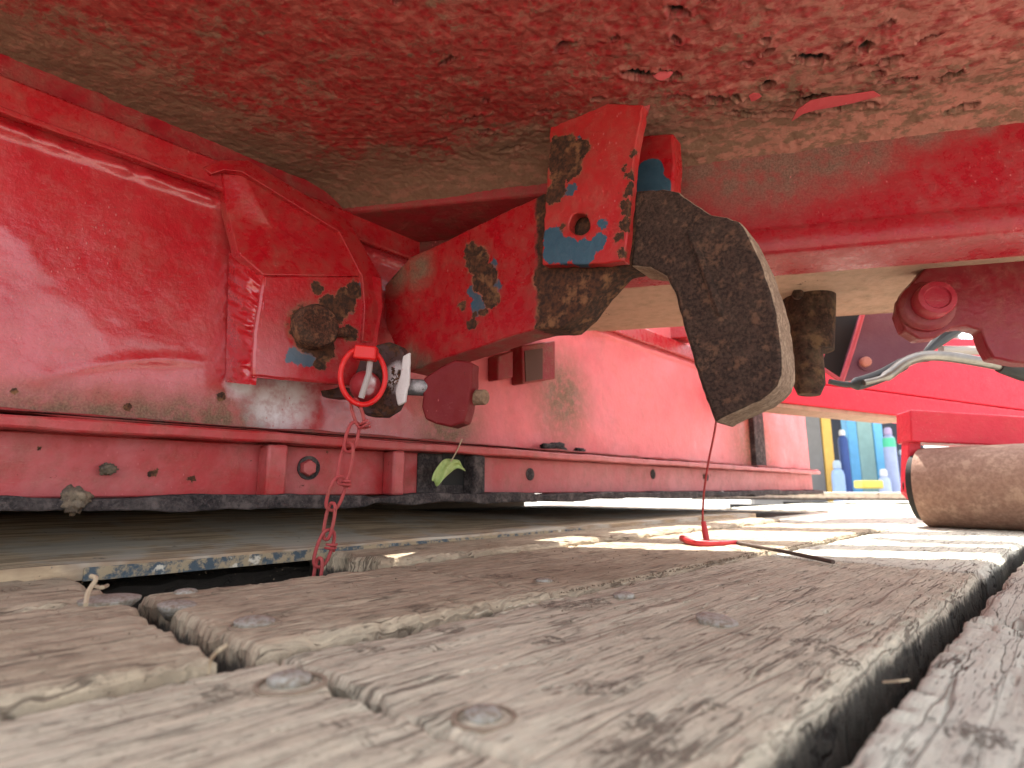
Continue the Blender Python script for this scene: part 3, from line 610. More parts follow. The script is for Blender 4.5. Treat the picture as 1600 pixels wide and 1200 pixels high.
def ceiling():
    a = np.concatenate([np.arange(-.55, 1.0, .0021), np.arange(1.0, 1.18, .006)]); b = np.concatenate([np.arange(-.62, -.40, .02), np.arange(-.40, .012, .0021)])
    A, B = np.meshgrid(a, b, indexing='ij')
    X = BA[0] + BT[0] * A + BM[0] * B; Y = BA[1] + BT[1] * A + BM[1] * B
    n = fbm(X * 7, Y * 7, 0, 4); n2 = fbm(X * 60, Y * 60, 3, 4); n3 = fbm(X * 170, Y * 170, 8, 2)
    Zc = ZC + .003 * n + .0008 * n2 * np.clip(.4 + n, .2, 1.4) + .0006 * n3
    sc_b = np.clip(fbm(X * 38, Y * 38, 11, 4) - .25, 0, .35); Zc -= .006 * sc_b * np.clip(1 - abs(X - .25) * 1.2, 0, 1)
    Zc -= .030 * np.clip((B + .07) / .08, 0, 1) ** 2                      # rolls down into the cross beam
    for (px, py, lx, ly, ang) in holes:
        c = ceil_pt(px, py); rr = ceil_pt(px + 10, py) - c; dd = ceil_pt(px, py + 10) - c
        # image-plane ellipse expressed in plate coordinates
        Mx = np.linalg.inv(np.array([[rr[0], dd[0]], [rr[1], dd[1]]]) / 10)
        dx, dy = X - c[0], Y - c[1]; near = (abs(dx) < .08) & (abs(dy) < .08)
        ix = Mx[0, 0] * dx[near] + Mx[0, 1] * dy[near]; iy = Mx[1, 0] * dx[near] + Mx[1, 1] * dy[near]
        an = math.radians(ang); ex = (ix * math.cos(an) + iy * math.sin(an)) / (lx * .80); ey = (-ix * math.sin(an) + iy * math.cos(an)) / (ly * .70)
        d = np.sqrt(ex ** 2 + ey ** 2) + .30 * fbm(ix / 7, iy / 4, px, 3)
        Zc[near] += .022 * np.clip((1.08 - d) / .20, 0, 1) - .0022 * np.exp(-((d - 1.3) / .25) ** 2)
    V = np.stack([X, Y, Zc], -1).reshape(-1, 3); n1, n2_ = X.shape; idx = np.arange(n1 * n2_).reshape(n1, n2_)
    # keep only what lies right of the side beam
    keep = ((X - P0[0]) * WN[0] + (Y - P0[1]) * WN[1]) > -.03
    K = keep[:-1, :-1] & keep[1:, 1:]
    Q = np.stack([idx[:-1, :-1], idx[:-1, 1:], idx[1:, 1:], idx[1:, :-1]], -1)[K].reshape(-1, 4)
    used = np.unique(Q); remap = -np.ones(len(V), int); remap[used] = np.arange(len(used)); V = V[used]; Q = remap[Q]
    m = M('corroded_underside'); jv = m.jitter(50, .02)
    n1 = m.noise(11, 7, .7); n2 = m.noise(75, 6, .72); n3 = m.noise(380, 3, .6); n5 = m.noise(1, 5, .65, v=m.scale(m.rotz(m.pos, .25), (40, 80, 40)))
    red = m.mix(m.step(n2, .35, .65), (.22, .010, .012), (.32, .022, .022))
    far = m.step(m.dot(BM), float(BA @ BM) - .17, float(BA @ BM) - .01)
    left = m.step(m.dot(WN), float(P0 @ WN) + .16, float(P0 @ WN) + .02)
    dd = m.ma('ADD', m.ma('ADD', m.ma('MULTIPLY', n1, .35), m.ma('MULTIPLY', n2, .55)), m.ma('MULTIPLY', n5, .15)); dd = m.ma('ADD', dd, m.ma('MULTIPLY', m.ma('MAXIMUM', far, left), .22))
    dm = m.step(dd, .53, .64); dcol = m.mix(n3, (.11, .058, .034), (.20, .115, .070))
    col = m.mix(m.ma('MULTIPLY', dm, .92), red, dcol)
    rgt = m.step(m.sep(m.pos)[0], 0.0, .55); chalk = m.ma('MULTIPLY', m.step(m.ma('ADD', n5, m.ma('MULTIPLY', rgt, .08)), .5, .62), m.mixf(rgt, .3, .75)); col = m.mix(chalk, col, (.44, .15, .115))
    fl = m.vor(110, m.vadd(m.pos, m.noise(90, 5, .6, color=True), .006)); flm = m.step(fl, .25, .6); col = m.mix(m.ma('MULTIPLY', flm, .25), col, (.22, .11, .075))
    z = m.sep(m.pos)[2]; hm = m.step(z, ZC + .0065, ZC + .011); rc, rn = rust_layers(m, (.012, .008, .007), (.05, .025, .015), (.11, .06, .03)); col = m.mix(hm, col, rc)
    scab = m.step(m.noise(45, 7, .75), .66, .68); scab = m.ma('MULTIPLY', scab, m.step(m.noise(6, 3, .5), .42, .6)); col = m.mix(scab, col, rc)
    nb = m.bump(fl, .35, .0025); nb = m.bump(m.ma('ADD', m.ma('MULTIPLY', n2, 1.0), m.ma('MULTIPLY', dm, .5)), .4, .002, nb); nb = m.bump(m.ma('ADD', n3, m.ma('MULTIPLY', n5, .4)), .6, .0015, nb); nb = m.bump(scab, -.5, .001, nb)
    mat = m.out(col, m.mixf(dm, .5, .9), nb, spec=.35)
    o = obj('underside_plate', V, Q, mat, frame, smooth=0); o.data.shade_smooth(); return o
under = ceiling()
mat_slab = flat('upper_slab', (.25, .05, .04), .7)
c0 = BA + BT * .315 + BM * -.305; MB().box((c0[0], c0[1], ZC + .045), BT * .865, BM * .315, (0, 0, .012)).build('top_skin', mat_slab, frame, smooth=0)
# flakes of paint hanging from the plate
mat_flake = paint('flake_pink', (.55, .10, .09), dust=.25, rough=.5)
def flake(name, outline, lift, par=under):
    """outline in px on the plate; lift = how far each corner hangs down (m)"""
    top = [onz(x, y, ZC - l) for (x, y), l in zip(outline, lift)]
    return MB().prism(top, [p + np.array([0, 0, .0012]) for p in top]).build(name, mat_flake, par, smooth=60)
flake('paint_flake', [(1237, 190), (1246, 172), (1266, 158), (1295, 152), (1325, 149), (1365, 143), (1376, 150), (1330, 162), (1300, 168), (1275, 172), (1255, 178)], [.010, .012, .009, .006, .004, .002, .002, .007, .011, .013, .014])
flake('paint_flake', [(985, 172), (1016, 165), (1013, 178), (1004, 196), (996, 212), (992, 190)], [.002, .002, .012, .018, .026, .018])
flake('paint_flake', [(1170, 150), (1176, 146), (1186, 147), (1190, 151), (1182, 156), (1174, 159)], [.001, .001, .001, .003, .006, .004])
flake('paint_flake', [(1020, 118), (1034, 112), (1052, 113), (1047, 120), (1034, 126), (1026, 124)], [.001, .001, .001, .004, .007, .006])

# ---- cross beam
def mask_lower(m, jv): return m.step(m.ma('ADD', m.sep(m.pos)[2], 0.0), 9, 10)
mat_beam = paint('cross_beam_red', (.40, .010, .022), dust=.45, rough=.22, orange=.3, faded=.1, dust_col=(.28, .15, .11), jamp=.03, jsc=40,
                 blobs_dust=[(beam(x, y), r) for x, y, r in ((1080, 260, .06), (1150, 270, .06), (1220, 260, .06), (1290, 240, .055), (1350, 225, .05), (720, 300, .12), (620, 330, .12), (840, 300, .1), (1440, 195, .035), (1530, 180, .03))])  # real dust, except the left patches that paint the brown shadow there
zt = ZC - .004; zbm = .408
L0, L1 = .295, 1.18
def bpt(a, off, z): p = BA + BT * a + BM * off; return np.array([p[0], p[1], z])
secn = [(.0, zt), (.0, zbm + .040), (-.004, zbm + .034), (-.006, zbm + .012), (-.002, zbm + .003), (.008, zbm), (.085, zbm), (.085, zt)]
Fs = [bpt(-.12, o, z) for o, z in [(.0, zt), (.0, .556), (.003, .550), (.13, .548), (.13, zt)]]; Bs = [bpt(L0, o, z) for o, z in [(.0, zt), (.0, .545), (.003, .539), (.13, .537), (.13, zt)]]
MB().prism(Fs, Bs).build('cross_beam_stub', paint('stub_web_red', (.34, .02, .025), dust=.9, rough=.5, dust_col=(.22, .12, .08)), frame, bevel=.003, smooth=40)
Fr = [bpt(L0, o, z) for o, z in secn]; Bk = [bpt(L1, o, z) for o, z in secn]
MB().prism(Fr, Bk).build('cross_beam', mat_beam, frame, bevel=.003, smooth=40)

mat_cg = paint('shade_web_brown', (.20, .04, .03), dust=1.0, rough=.8, dust_col=(.17, .115, .075))
plate('shade_web', [(540, 300), (900, 270), (900, 416), (700, 440), (560, 470)], beam, .13, .010, BM, mat_cg, frame, .001, 20, .6, 51)  # added web, its dark brown stands for the shadow behind the arm

# ---- hanger brackets
c_ = lambda x, y, o=0: arm(x, y, o)
br_r = [(arm(888, 258), .023), (arm(868, 300), .016), (arm(905, 235), .015), (arm(872, 225), .014), (arm(990, 240), .005), (arm(985, 270), .007), (arm(982, 300), .007), (arm(970, 395), .007), (arm(975, 350), .009), (arm(978, 320), .007), (arm(870, 250), .016), (arm(885, 225), .014), (arm(872, 275), .012), (arm(905, 350), .013), (arm(980, 330, .0), .007), (arm(985, 290), .006), (arm(975, 260), .004), (arm(880, 355), .006), (arm(866, 300), .008), (arm(968, 370), .006)]
br_b = [(arm(865, 372), .017), (arm(880, 392), .019), (arm(912, 394), .019), (arm(935, 378), .012), (arm(940, 350), .007), (arm(893, 296), .010), (arm(880, 300), .009), (arm(860, 398), .012), (arm(905, 215), .004)]
mat_brk = paint('bracket_red', (.50, .018, .020), dust=.40, rough=.35, orange=.8, blobs_rust=br_r, blobs_blue=br_b, jamp=.017, jsc=55, chips=.12, faded=.35, chalk=(.52, .12, .09))
def plate_hole(name, poly, hc, hr, fn, off, T, nrm, mat, par, bevel=.0015, seed=0, amp=1.2):
    """plate with one round hole: outer loop bridged to the hole loop"""
    P = jag(poly, 9, amp, seed); nO = len(P)
    A = np.array(P); angO = np.arctan2(A[:, 1] - hc[1], A[:, 0] - hc[0])
    H = [(hc[0] + hr[0] * math.cos(t) * (1 + .06 * math.sin(3 * t)), hc[1] + hr[1] * math.sin(t) * (1 + .05 * math.cos(2 * t))) for t in angO]
    fo_ = [fn(x, y, off) for x, y in P]; fh = [fn(x, y, off) for x, y in H]; bo_ = [p + nrm * T for p in fo_]; bh = [p + nrm * T for p in fh]
    V = fo_ + fh + bo_ + bh; n = nO; Fc = []
    for i in range(n):
        j = (i + 1) % n
        Fc += [(i, j, n + j, n + i), (2 * n + j, 2 * n + i, 3 * n + i, 3 * n + j), (j, i, 2 * n + i, 2 * n + j), (n + i, n + j, 3 * n + j, 3 * n + i)]
    return obj(name, V, Fc, mat, par, bevel=bevel, smooth=40)
plate_hole('hanger_bracket', [(862, 178), (880, 168), (945, 160), (1005, 163), (998, 200), (990, 250), (984, 320), (976, 408), (908, 413), (847, 414), (850, 340), (857, 250)], (905, 350), (16, 18), arm, 0, .016, AN, mat_brk, frame, .0018, 5, 2.0)
mat_brk2 = paint('rear_bracket_red', (.48, .014, .020), dust=.3, rough=.25, orange=.6, blobs_blue=[(arm(1014, 272, .085), .022), (arm(1010, 290, .085), .026), (arm(1030, 296, .085), .018)], jamp=.006, jsc=50)
plate('rear_hanger_bracket', [(995, 212), (1052, 208), (1054, 260), (1048, 330), (985, 330)], arm, .085, .030, AN, mat_brk2, frame, .003, 12, 1.0, 8)

# ------------------------------------------------------------------ HOOK ARM
arm_off = .020
def arm_rust(m, jv):
    e = np.array([.8, -.6, 0]); s0 = float(arm(838, 400, arm_off) @ e)
    n = m.nd('ShaderNodeVectorMath'); n.operation = 'DOT_PRODUCT'; m.lk(jv, n.inputs[0]); n.inputs[1].default_value = tuple(e)
    return m.step(n.outputs['Value'], s0 - .004, s0 + .004)
ar_r = [(arm(745, 405, arm_off), .021), (arm(758, 435, arm_off), .024), (arm(768, 465, arm_off), .016), (arm(755, 488, arm_off), .008), (arm(735, 392, arm_off), .014), (arm(738, 505, arm_off), .009), (arm(722, 478, arm_off), .008), (arm(742, 490, arm_off), .006),
        (arm(868, 430, arm_off), .035), (arm(868, 480, arm_off), .03), (arm(850, 512, arm_off), .014), (arm(615, 425, arm_off), .012)]
ar_b = [(arm(748, 478, arm_off), .016), (arm(770, 450, arm_off), .016), (arm(740, 455, arm_off), .012), (arm(772, 410, arm_off), .008)]
mat_arm = paint('arm_red_and_rust', (.44, .010, .018), dust=.40, rough=.22, orange=.4, blobs_rust=ar_r, blobs_blue=ar_b, jamp=.014, jsc=50, extra_rust=arm_rust,
                blobs_dust=[(arm(655, 420, arm_off), .03), (arm(620, 430, arm_off), .03), (arm(640, 560, arm_off), .022), (arm(660, 575, arm_off), .022)], chips=.02)
mat_hook = rusty('hook_rust', .10, (.024, .014, .011), (.062, .034, .025), (.115, .058, .036), (.22, .14, .10), 260)
mat_hedge = rusty('hook_edge_dusty', .6, (.16, .10, .07), (.29, .195, .135), (.38, .27, .19), (.42, .31, .22), 260)
hook = empty('hook_arm', tuple(arm(915, 352, .03)), 'heavy hooked arm, red on the left and bare rust at the rounded hook', 'hook')
left_poly = [(601, 500), (601, 446), (640, 402), (700, 375), (760, 345), (830, 312), (850, 302), (985, 296), (1000, 360), (985, 415), (962, 420), (930, 455), (905, 490), (880, 512), (840, 514), (780, 532), (720, 552), (668, 570), (640, 582), (628, 560), (604, 515)]
hook_poly = [(986, 297), (1035, 294), (1060, 299), (1085, 318), (1110, 334), (1135, 338), (1154, 344), (1163, 354), (1176, 380), (1192, 415), (1204, 450), (1213, 482), (1219, 520), (1223, 560), (1223, 585), (1217, 602), (1204, 616), (1188, 628), (1165, 638), (1142, 648), (1126, 656), (1118, 663), (1106, 632), (1090, 588), (1076, 540), (1064, 495), (1052, 455), (1040, 432), (1015, 418), (984, 416), (990, 360)]
def two_tone(name, poly, off, T, mat_f, mat_e, par, seed, bevel=.0025):
    o = plate(name, poly, arm, off, T, AN, mat_f, par, bevel, 9, 1.3, seed)
    o.data.materials.append(mat_e)
    for p in o.data.polygons:
        if p.index >= 2: p.material_index = 1
    return o
mat_aedge = paint('arm_underside', (.33, .03, .03), dust=1.0, rough=.7, chips=.2, dust_col=(.33, .20, .15), extra_rust=arm_rust)
two_tone('arm_plate', left_poly, arm_off, .048, mat_arm, mat_aedge, hook, 4)
two_tone('hook_plate', hook_poly, arm_off - .001, .062, mat_hook, mat_hedge, hook, 6, .0045)
# forged ridge on the hook face
rid = [arm(x, y, arm_off - .001) for x, y in ((1075, 360), (1095, 405), (1112, 450), (1128, 495))]
MB().tube(smoothline(rid, 5), [.001] + [.005] * 14 + [.001], 8).build('forged_ridge', mat_hook, hook)

# clevis lugs, bolt and linch pin under the arm
D_ = .80
clev = empty('clevis_bolt', tuple(ondepth(600, 600, D_)), 'grey bolt through a black rounded lug and a red lug below the arm', 'bolt')
mat_soot = paint('lug_black', (.05, .02, .02), dust=.8, rough=.6, chips=.9, dust_col=(.14, .08, .06), blobs_white=[(ondepth(632, 590, D_), .02)])
mat_whiteedge = paint('lug_edge_white', (.62, .56, .56), dust=.35, rough=.6, chips=.12, blobs_dust=[])
lug = [(596, 538), (615, 533), (632, 540), (640, 552), (637, 590), (634, 620), (624, 640), (606, 651), (580, 650), (560, 632), (556, 600), (570, 560)]
LN = np.array([.30, .954, 0.])
fnl = lambda x, y, o=0: onplane(x, y, ondepth(600, 600, D_ + o), LN)
plate('black_lug', [(x - 8, y) for x, y in lug], fnl, 0, .022, LN, mat_soot, clev, .004, 12, 1.0, 2)
plate('lug_edge', [(629, 556), (640, 550), (639, 590), (633, 628), (621, 634), (617, 612), (625, 585)], fnl, -.0035, .006, LN, mat_whiteedge, clev, .002, 8, 1.2, 7)
V, Fc = lathe(ondepth(628, 604, D_ + .01), ondepth(700, 608, D_ + .03) - ondepth(628, 604, D_ + .01), [(0, .012), (.05, .012), (.062, .0105), (.064, .001)], 24)
mat_boltg = paint('bolt_grey', (.10, .10, .105), dust=.5, rough=.35, chips=.4, dust_col=(.16, .05, .05), blobs_white=[(ondepth(655, 600, D_), .010)]); obj('bolt_shank', V, Fc, mat_boltg, clev, smooth=40)
mat_redlug = paint('lug_red', (.20, .006, .012), dust=.12, rough=.6, chips=.15)
plate('red_lug', [(662, 590), (690, 572), (710, 562), (738, 566), (737, 600), (730, 640), (724, 660), (704, 667), (680, 662), (664, 655), (658, 635)], fnl, .030, .030, LN, mat_redlug, clev, .003, 12, 1.4, 12)
V, Fc = lathe(ondepth(730, 622, D_ + .02), ondepth(764, 620, D_ + .0) - ondepth(730, 622, D_ + .02), [(0, .0115), (.030, .011), (.032, .010), (.0325, .001)], 20)
obj('bolt_tip', V, Fc, rusty('tip_dusty', .7, (.16, .09, .06), (.28, .17, .11), (.36, .24, .16)), clev, smooth=40)
plate('lug_foot', [(500, 610), (530, 604), (560, 608), (560, 626), (520, 622), (503, 620)], fnl, .02, .02, LN, mat_soot, clev, .002, 10, 1, 3)

mat_ringred = paint('ring_red', (.80, .014, .014), dust=.15, rough=.3, chips=.08)
pin = empty('linch_pin', tuple(ondepth(566, 588, D_ - .03)), 'bright red linch pin ring clipped over the paint splashed pin end', 'pin')
ringc = (567, 588); th = np.linspace(0, 2 * math.pi, 48, endpoint=False)
rp_ = [ondepth(ringc[0] + 35 * math.cos(a), ringc[1] + 44 * math.sin(a), D_ - .045 + .012 * math.cos(a)) for a in th]
MB().tube(rp_, .0036, 10, closed=True).build('ring', mat_ringred, pin)
b = ondepth(572, 552, D_ - .045); MB().box(b, (.0145, .002, -.001), (0, .008, 0), (.001, 0, .0095)).build('pin_head', mat_ringred, pin, bevel=.0025)
mat_splash = paint('splashed_paint', (.42, .03, .04), dust=.3, rough=.4, chips=.2, blobs_white=[(ondepth(584, 592, D_ - .04), .012), (ondepth(578, 610, D_ - .04), .009)], jamp=.01)
V, Fc = lathe(ondepth(572, 604, D_), ondepth(568, 601, D_ - .04) - ondepth(572, 604, D_), [(0, .021), (.018, .021), (.026, .019), (.034, .014), (.036, .001)], 28); obj('pin_end', V, Fc, mat_splash, pin, smooth=50)
MB().tube([ondepth(579, 560, D_ - .035), ondepth(576, 585, D_ - .045), ondepth(564, 622, D_ - .045)], .0042, 10).build('pin_shank', flat('shank_dull', (.36, .30, .29), .5), pin)

# chain
mat_chain = paint('chain_pink', (.50, .10, .085), dust=.55, rough=.5, chips=.2, dust_col=(.32, .18, .11), faded=.5, chalk=(.60, .20, .17))
chain = empty('safety_chain', tuple(ondepth(548, 628, D_ - .04)), 'thin pink red knotted link chain hanging from the linch pin ring into the deck gap', 'chain')
cp = [(552, 624, 566, 668, 13), (556, 660, 543, 706, 12), (546, 692, 533, 757, 17), (534, 745, 516, 797, 15), (520, 786, 509, 843, 12), (516, 828, 497, 886, 15), (500, 872, 492, 925, 10), (494, 915, 490, 965, 13), (490, 955, 488, 1005, 10)]
for i, (x0, y0, x1, y1, hw) in enumerate(cp):
    yd = D_ - .040 + (.003 if i % 2 else 0)
    a = ondepth(x0, y0, yd); b = ondepth(x1, y1, yd); ax = (b - a) / 2; c = (a + b) / 2; L = np.linalg.norm(ax); ax /= L
    side = np.array([1.0, .75 if i % 2 else -.45, 0]); side -= ax * (side @ ax); side /= np.linalg.norm(side); w = hw * D_ / FPX * (1.2 if i % 2 else 1.05)
    pts = [c + ax * L * math.copysign(abs(math.cos(t)) ** .8, math.cos(t)) * (1.0) + side * w * .62 * math.copysign(abs(math.sin(t)) ** .75, math.sin(t)) for t in np.linspace(0, 2 * math.pi, 28, endpoint=False)]
    lk = MB().tube(pts, .0023, 8, closed=True)
    if i in (0, 2, 5):   # the twisted joint of the link wire
        kc = c + ax * L * (.92 if i != 5 else -.15) + side * w * .5
        out = np.cross(ax, side)
        lk.tube([kc + side * .004 * math.cos(t) * 1.6 + out * .0042 * math.sin(t) + ax * (t * .0007 - .004) for t in np.linspace(0, 4 * math.pi, 22)], .0017, 7)
    lk.build('link', mat_chain, chain)

# ------------------------------------------------------------------ wire with red end, hanging behind the hook and lying on the deck
wp = [(1122, 560), (1120, 640), (1117, 672), (1107, 722), (1100, 770), (1098, 815), (1101, 832)]
wy = onz(1102, 848)[1]
wire = empty('hanging_wire', tuple(onz(1102, 850)), 'thin reddish wire hanging behind the hook and bent to lie on the deck planks', 'wire')
mat_wire = paint('wire_red', (.42, .04, .035), dust=.7, rough=.5, chips=.3, dust_col=(.20, .14, .09))
top = ondepth(1125, 400, wy); pts = [top] + [ondepth(x, y, wy) for x, y in wp]
MB().tube(smoothline(pts, 6), .0021, 8).build('wire_strand', mat_wire, wire)
mat_tape = flat('red_sleeve', (.50, .02, .025), .4)
MB().tube([ondepth(1099, 815, wy), ondepth(1102, 833, wy - .004), ondepth(1106, 856, wy - .01)], [.0045, .006, .0055], 10).build('red_sleeve', mat_tape, wire)
A1, A2, A3 = onz(1066, 841, .010), onz(1108, 850, .006), onz(1150, 848, .006)
MB().tube(smoothline([A1, onz(1085, 848, .008), A2, A3], 5), [.006] * 10 + [.005] * 6, 10).build('red_sleeve', mat_tape, wire)
MB().tube(smoothline([A3, onz(1200, 857, .006), onz(1260, 869, .005), onz(1302, 878, .005)], 6), .0028, 8).build('wire_end', flat('wire_dark', (.09, .06, .045), .7), wire)

# ------------------------------------------------------------------ bits of dirt and a leaf on the rail
mat_mud = rusty('dried_mud', .6, (.05, .035, .03), (.12, .085, .06), (.22, .16, .11), (.30, .24, .17), 200)
def clump(name, c, rx, ry, rz, label, cat, seed, mat=mat_mud):
    n1, n2 = 28, 18; V = []
    for i in range(n2):
        ph = math.pi * i / (n2 - 1) - math.pi / 2
        for j in range(n1):
            t = 2 * math.pi * j / n1; d = np.array([math.cos(ph) * math.cos(t), math.cos(ph) * math.sin(t), math.sin(ph)])
            r = 1 + .55 * float(fbm(d[0] * 2.2 + seed, d[1] * 2.2, d[2] * 2.2, 4)); p = d * r * np.array([rx, ry, rz]); V.append(np.asarray(c) + WD * p[0] + WN * p[1] + np.array([0, 0, p[2]]))
    Fc = [(i * n1 + j, i * n1 + (j + 1) % n1, (i + 1) * n1 + (j + 1) % n1, (i + 1) * n1 + j) for i in range(n2 - 1) for j in range(n1)]
    V = np.array(V); o = obj(name, V - np.asarray(c), Fc, mat, None, smooth=0); o.data.shade_smooth(); o.location = Vector(tuple(c)); return tag(o, label, cat, 'bits of dried mud stuck on the rail')
clump('mud_clump', wall(118, 782, .058), .012, .009, .012, 'pale lump of dried mud stuck under the left end of the rail', 'mud', 2)
clump('mud_clump', wst(ws(865, 700, .02), .186, .02), .040, .014, .010, 'dark crumbly mud heap on the rail ledge behind the hooked arm', 'mud', 5, mat_lip)
clump('mud_clump', wst(ws(905, 703, .02), .184, .02), .012, .01, .006, 'small dark crumb of mud right of the mud heap on the rail ledge', 'mud', 9, mat_lip)
clump('mud_clump', wall(168, 733, .02), .008, .006, .006, 'tan mud fleck on the red rail channel face', 'mud', 12)
m = M('leaf_green'); ln = m.noise(140, 4, .6); mat_leaf = m.out(m.mix(m.step(ln, .2, .8), (.26, .36, .10), (.42, .52, .20)), .5, m.bump(ln, .5, .002)); 
leaf = empty('wilted_leaf', tuple(wall(702, 735, .05)), 'crumpled pale green leaf caught in the square opening of the rail', 'leaf')
lp = [(678, 752, 8), (690, 738, 11), (700, 726, 10), (712, 722, 8), (724, 729, 9)]
V = []
for i, (x, y, wd) in enumerate(lp):
    for j in range(5):
        q = (j - 2) / 2; V.append(wall(x + q * wd * .55, y + q * wd * .9 + (3 if j in (1, 3) else 0) + 3 * math.sin(i * 2.7 + j * 2.1), .05 + .010 * math.sin(i * 1.9 + j * 1.9)))
Fc = [(i * 5 + j, i * 5 + j + 1, (i + 1) * 5 + j + 1, (i + 1) * 5 + j) for i in range(4) for j in range(4)]
lf = obj('leaf_blade', V, Fc, mat_leaf, leaf, smooth=0, subsurf=2); lf.data.shade_smooth(); sm = lf.modifiers.new('thick', 'SOLIDIFY'); sm.thickness = .0008
MB().tube(smoothline([wall(722, 686, .05), wall(714, 704, .05), wall(704, 722, .05)], 4), .0012, 6).build('stalk', flat('straw', (.42, .33, .22), .8), leaf)
# straw wisps
def wisp(pts, r, label, group=None):
    o = MB().tube(smoothline(pts, 5), r, 6).build('dry_straw', bpy.data.materials['straw']); c = np.mean([np.array(v.co) for v in o.data.vertices], 0)
    o.data.transform(Matrix.Translation(-Vector(tuple(c)))); o.location = Vector(tuple(c)); return tag(o, label, 'straw', 'dry straw wisps on the deck')
wisp([onz(326, 1052, .004), onz(330, 1030, .012) , onz(340, 1018, .022), onz(354, 1008, .024)], .0009, 'curled straw stem standing at the open joint between the brown and front planks')
wisp([onz(134, 945, .013), onz(138, 925, .020), onz(150, 905, .028), onz(142, 900, .03)], .0018, 'frayed straw strand by the corner of the ramp plate')
wisp([onz(145, 915, .016), onz(158, 918, .02), onz(168, 915, .018)], .0016, 'short dry twig beside the washer on the left brown plank')
wisp([onz(1380, 1066, .003), onz(1405, 1064, .006), onz(1420, 1062, .006)], .0006, 'fine splinter poking over the dark gap between the right planks')

# ------------------------------------------------------------------ beyond the cross beam, right side
# tan cross member
mat_tan = paint('tan_dirty', (.40, .24, .17), dust=1.0, rough=.7, chips=.15, dust_col=(.40, .28, .19), jamp=.02)
tanb = 'tan_cross_member'
def bprism(name, a0, a1, o0, o1, z0, z1, mat, par=frame, bevel=.003):
    Fr = [bpt(a0, o0, z0), bpt(a0, o1, z0), bpt(a0, o1, z1), bpt(a0, o0, z1)]; Bk = [bpt(a1, o0, z0), bpt(a1, o1, z0), bpt(a1, o1, z1), bpt(a1, o0, z1)]
    return MB().prism(Fr, Bk).build(name, mat, par, bevel=bevel)
bprism('tan_cross_member', .10, 1.25, .088, .43, .438, .47, mat_tan)
bprism('stripe_slat', .25, 1.4, .60, .67, .50, .57, mat_tan)  # slat added to break the sunlight on the deck into stripes
bprism('stripe_slat_red', .30, 1.5, 1.02, 1.10, .56, .66, mat_flange)  # another added slat, also striping the sun

# red bracket plate with its pin
BN = np.array([.243, .97, 0.]); mat_rb = paint('right_bracket_red', (.24, .010, .022), dust=.40, rough=.3, blobs_rust=[(ondepth(1600, 420, .80), .02)], jamp=.01, faded=.05)
fnb = lambda x, y, o=0: onplane(x, y, ondepth(1440, 470, .86 + o), BN)
plate('bracket_plate', [(1482, 378), (1660, 370), (1660, 568), (1600, 568), (1552, 560), (1541, 540), (1533, 516), (1510, 509), (1488, 512), (1462, 528), (1436, 530), (1414, 516), (1404, 490), (1408, 466), (1425, 442)], fnb, 0, .03, BN, mat_rb, frame, .003, 12, .6, 21)
V, Fc = lathe(fnb(1446, 480), -BN, [(-.002, .040), (.006, .039), (.010, .034), (.011, .030)], 36); boss = obj('pin_boss', V, Fc, mat_rb, frame, smooth=40)
V, Fc = lathe(fnb(1450, 477), np.array([-.25, -.97, .06]), [(.006, .027), (.030, .027), (.034, .025), (.0345, .018), (.032, .016), (.032, .001)], 36); obj('bracket_pin', V, Fc, paint('pin_pinkred', (.42, .03, .05), dust=.4, rough=.35), frame, smooth=40)

# rusty upright bracket behind the hook
ur = empty('rusty_upright', tuple(ondepth(1265, 620, .98)), 'dark rusty upright tube with a bolt, just behind the hook', 'bracket')
mat_ur = rusty('upright_rust', .3, (.025, .014, .01), (.06, .026, .018), (.13, .07, .035), (.26, .17, .10), 140)
rt_ = [ondepth(1262, 400, 1.0), ondepth(1264, 480, 1.0), ondepth(1266, 548, 1.0)]
MB().tube(rt_, [.046, .043, .038], 28).build('tube', mat_ur, ur, smooth=50)
MB().tube([ondepth(1262, 545, .99), ondepth(1264, 600, .99), ondepth(1264, 617, .99)], [.024, .026, .018], 14).build('bolt_end', mat_ur, ur, smooth=50)
disc_on(ondepth(1246, 460, .96), (-.25, -.96, 0), .009, .006, mat_ur, 'rivet', ur)

# purple shackle bracket, further back
sh = empty('shackle_bracket', tuple(ondepth(1400, 560, 1.35)), 'dull purple bracket with pink edges and a small bolt, below the tan cross member', 'bracket')
mat_pur = paint('purple_primer', (.12, .035, .055), dust=.3, rough=.4, dust_col=(.2, .12, .12)); mat_pink = paint('pink_edge', (.58, .12, .13), dust=.3, rough=.4)
SN = np.array([.1, .995, 0]); fns = lambda x, y, o=0: onplane(x, y, ondepth(1400, 560, 1.35 + o), SN)
plate('side_plate', [(1349, 488), (1460, 486), (1480, 530), (1440, 552), (1400, 575), (1360, 588), (1316, 597)], fns, 0, .03, SN, mat_pur, sh, .004, 20, .4, 31)
MB().tube([fns(1349, 487, -.002), fns(1332, 545, -.002), fns(1315, 596, -.002)], .006, 8).build('edge_weld', mat_pink, sh)
plate('dark_opening_plate', [(1302, 488), (1347, 488), (1316, 592), (1284, 570), (1290, 540)], fns, .04, .02, SN, mat_black, sh, .002, 20, .3, 32)  # black plate painted in place of the shade inside the opening
MB().tube([fns(1300, 470, .02), fns(1292, 530, .0), fns(1280, 572, .0), fns(1312, 594, .0)], .0055, 8).build('edge_weld', mat_pink, sh)
disc_on(fns(1353, 568, -.001), -SN, .018, .004, mat_pur, 'washer', sh); disc_on(fns(1351, 566, -.005), -SN, .012, .014, paint('bolt_pink', (.45, .16, .12), dust=.4), 'bolt', sh)
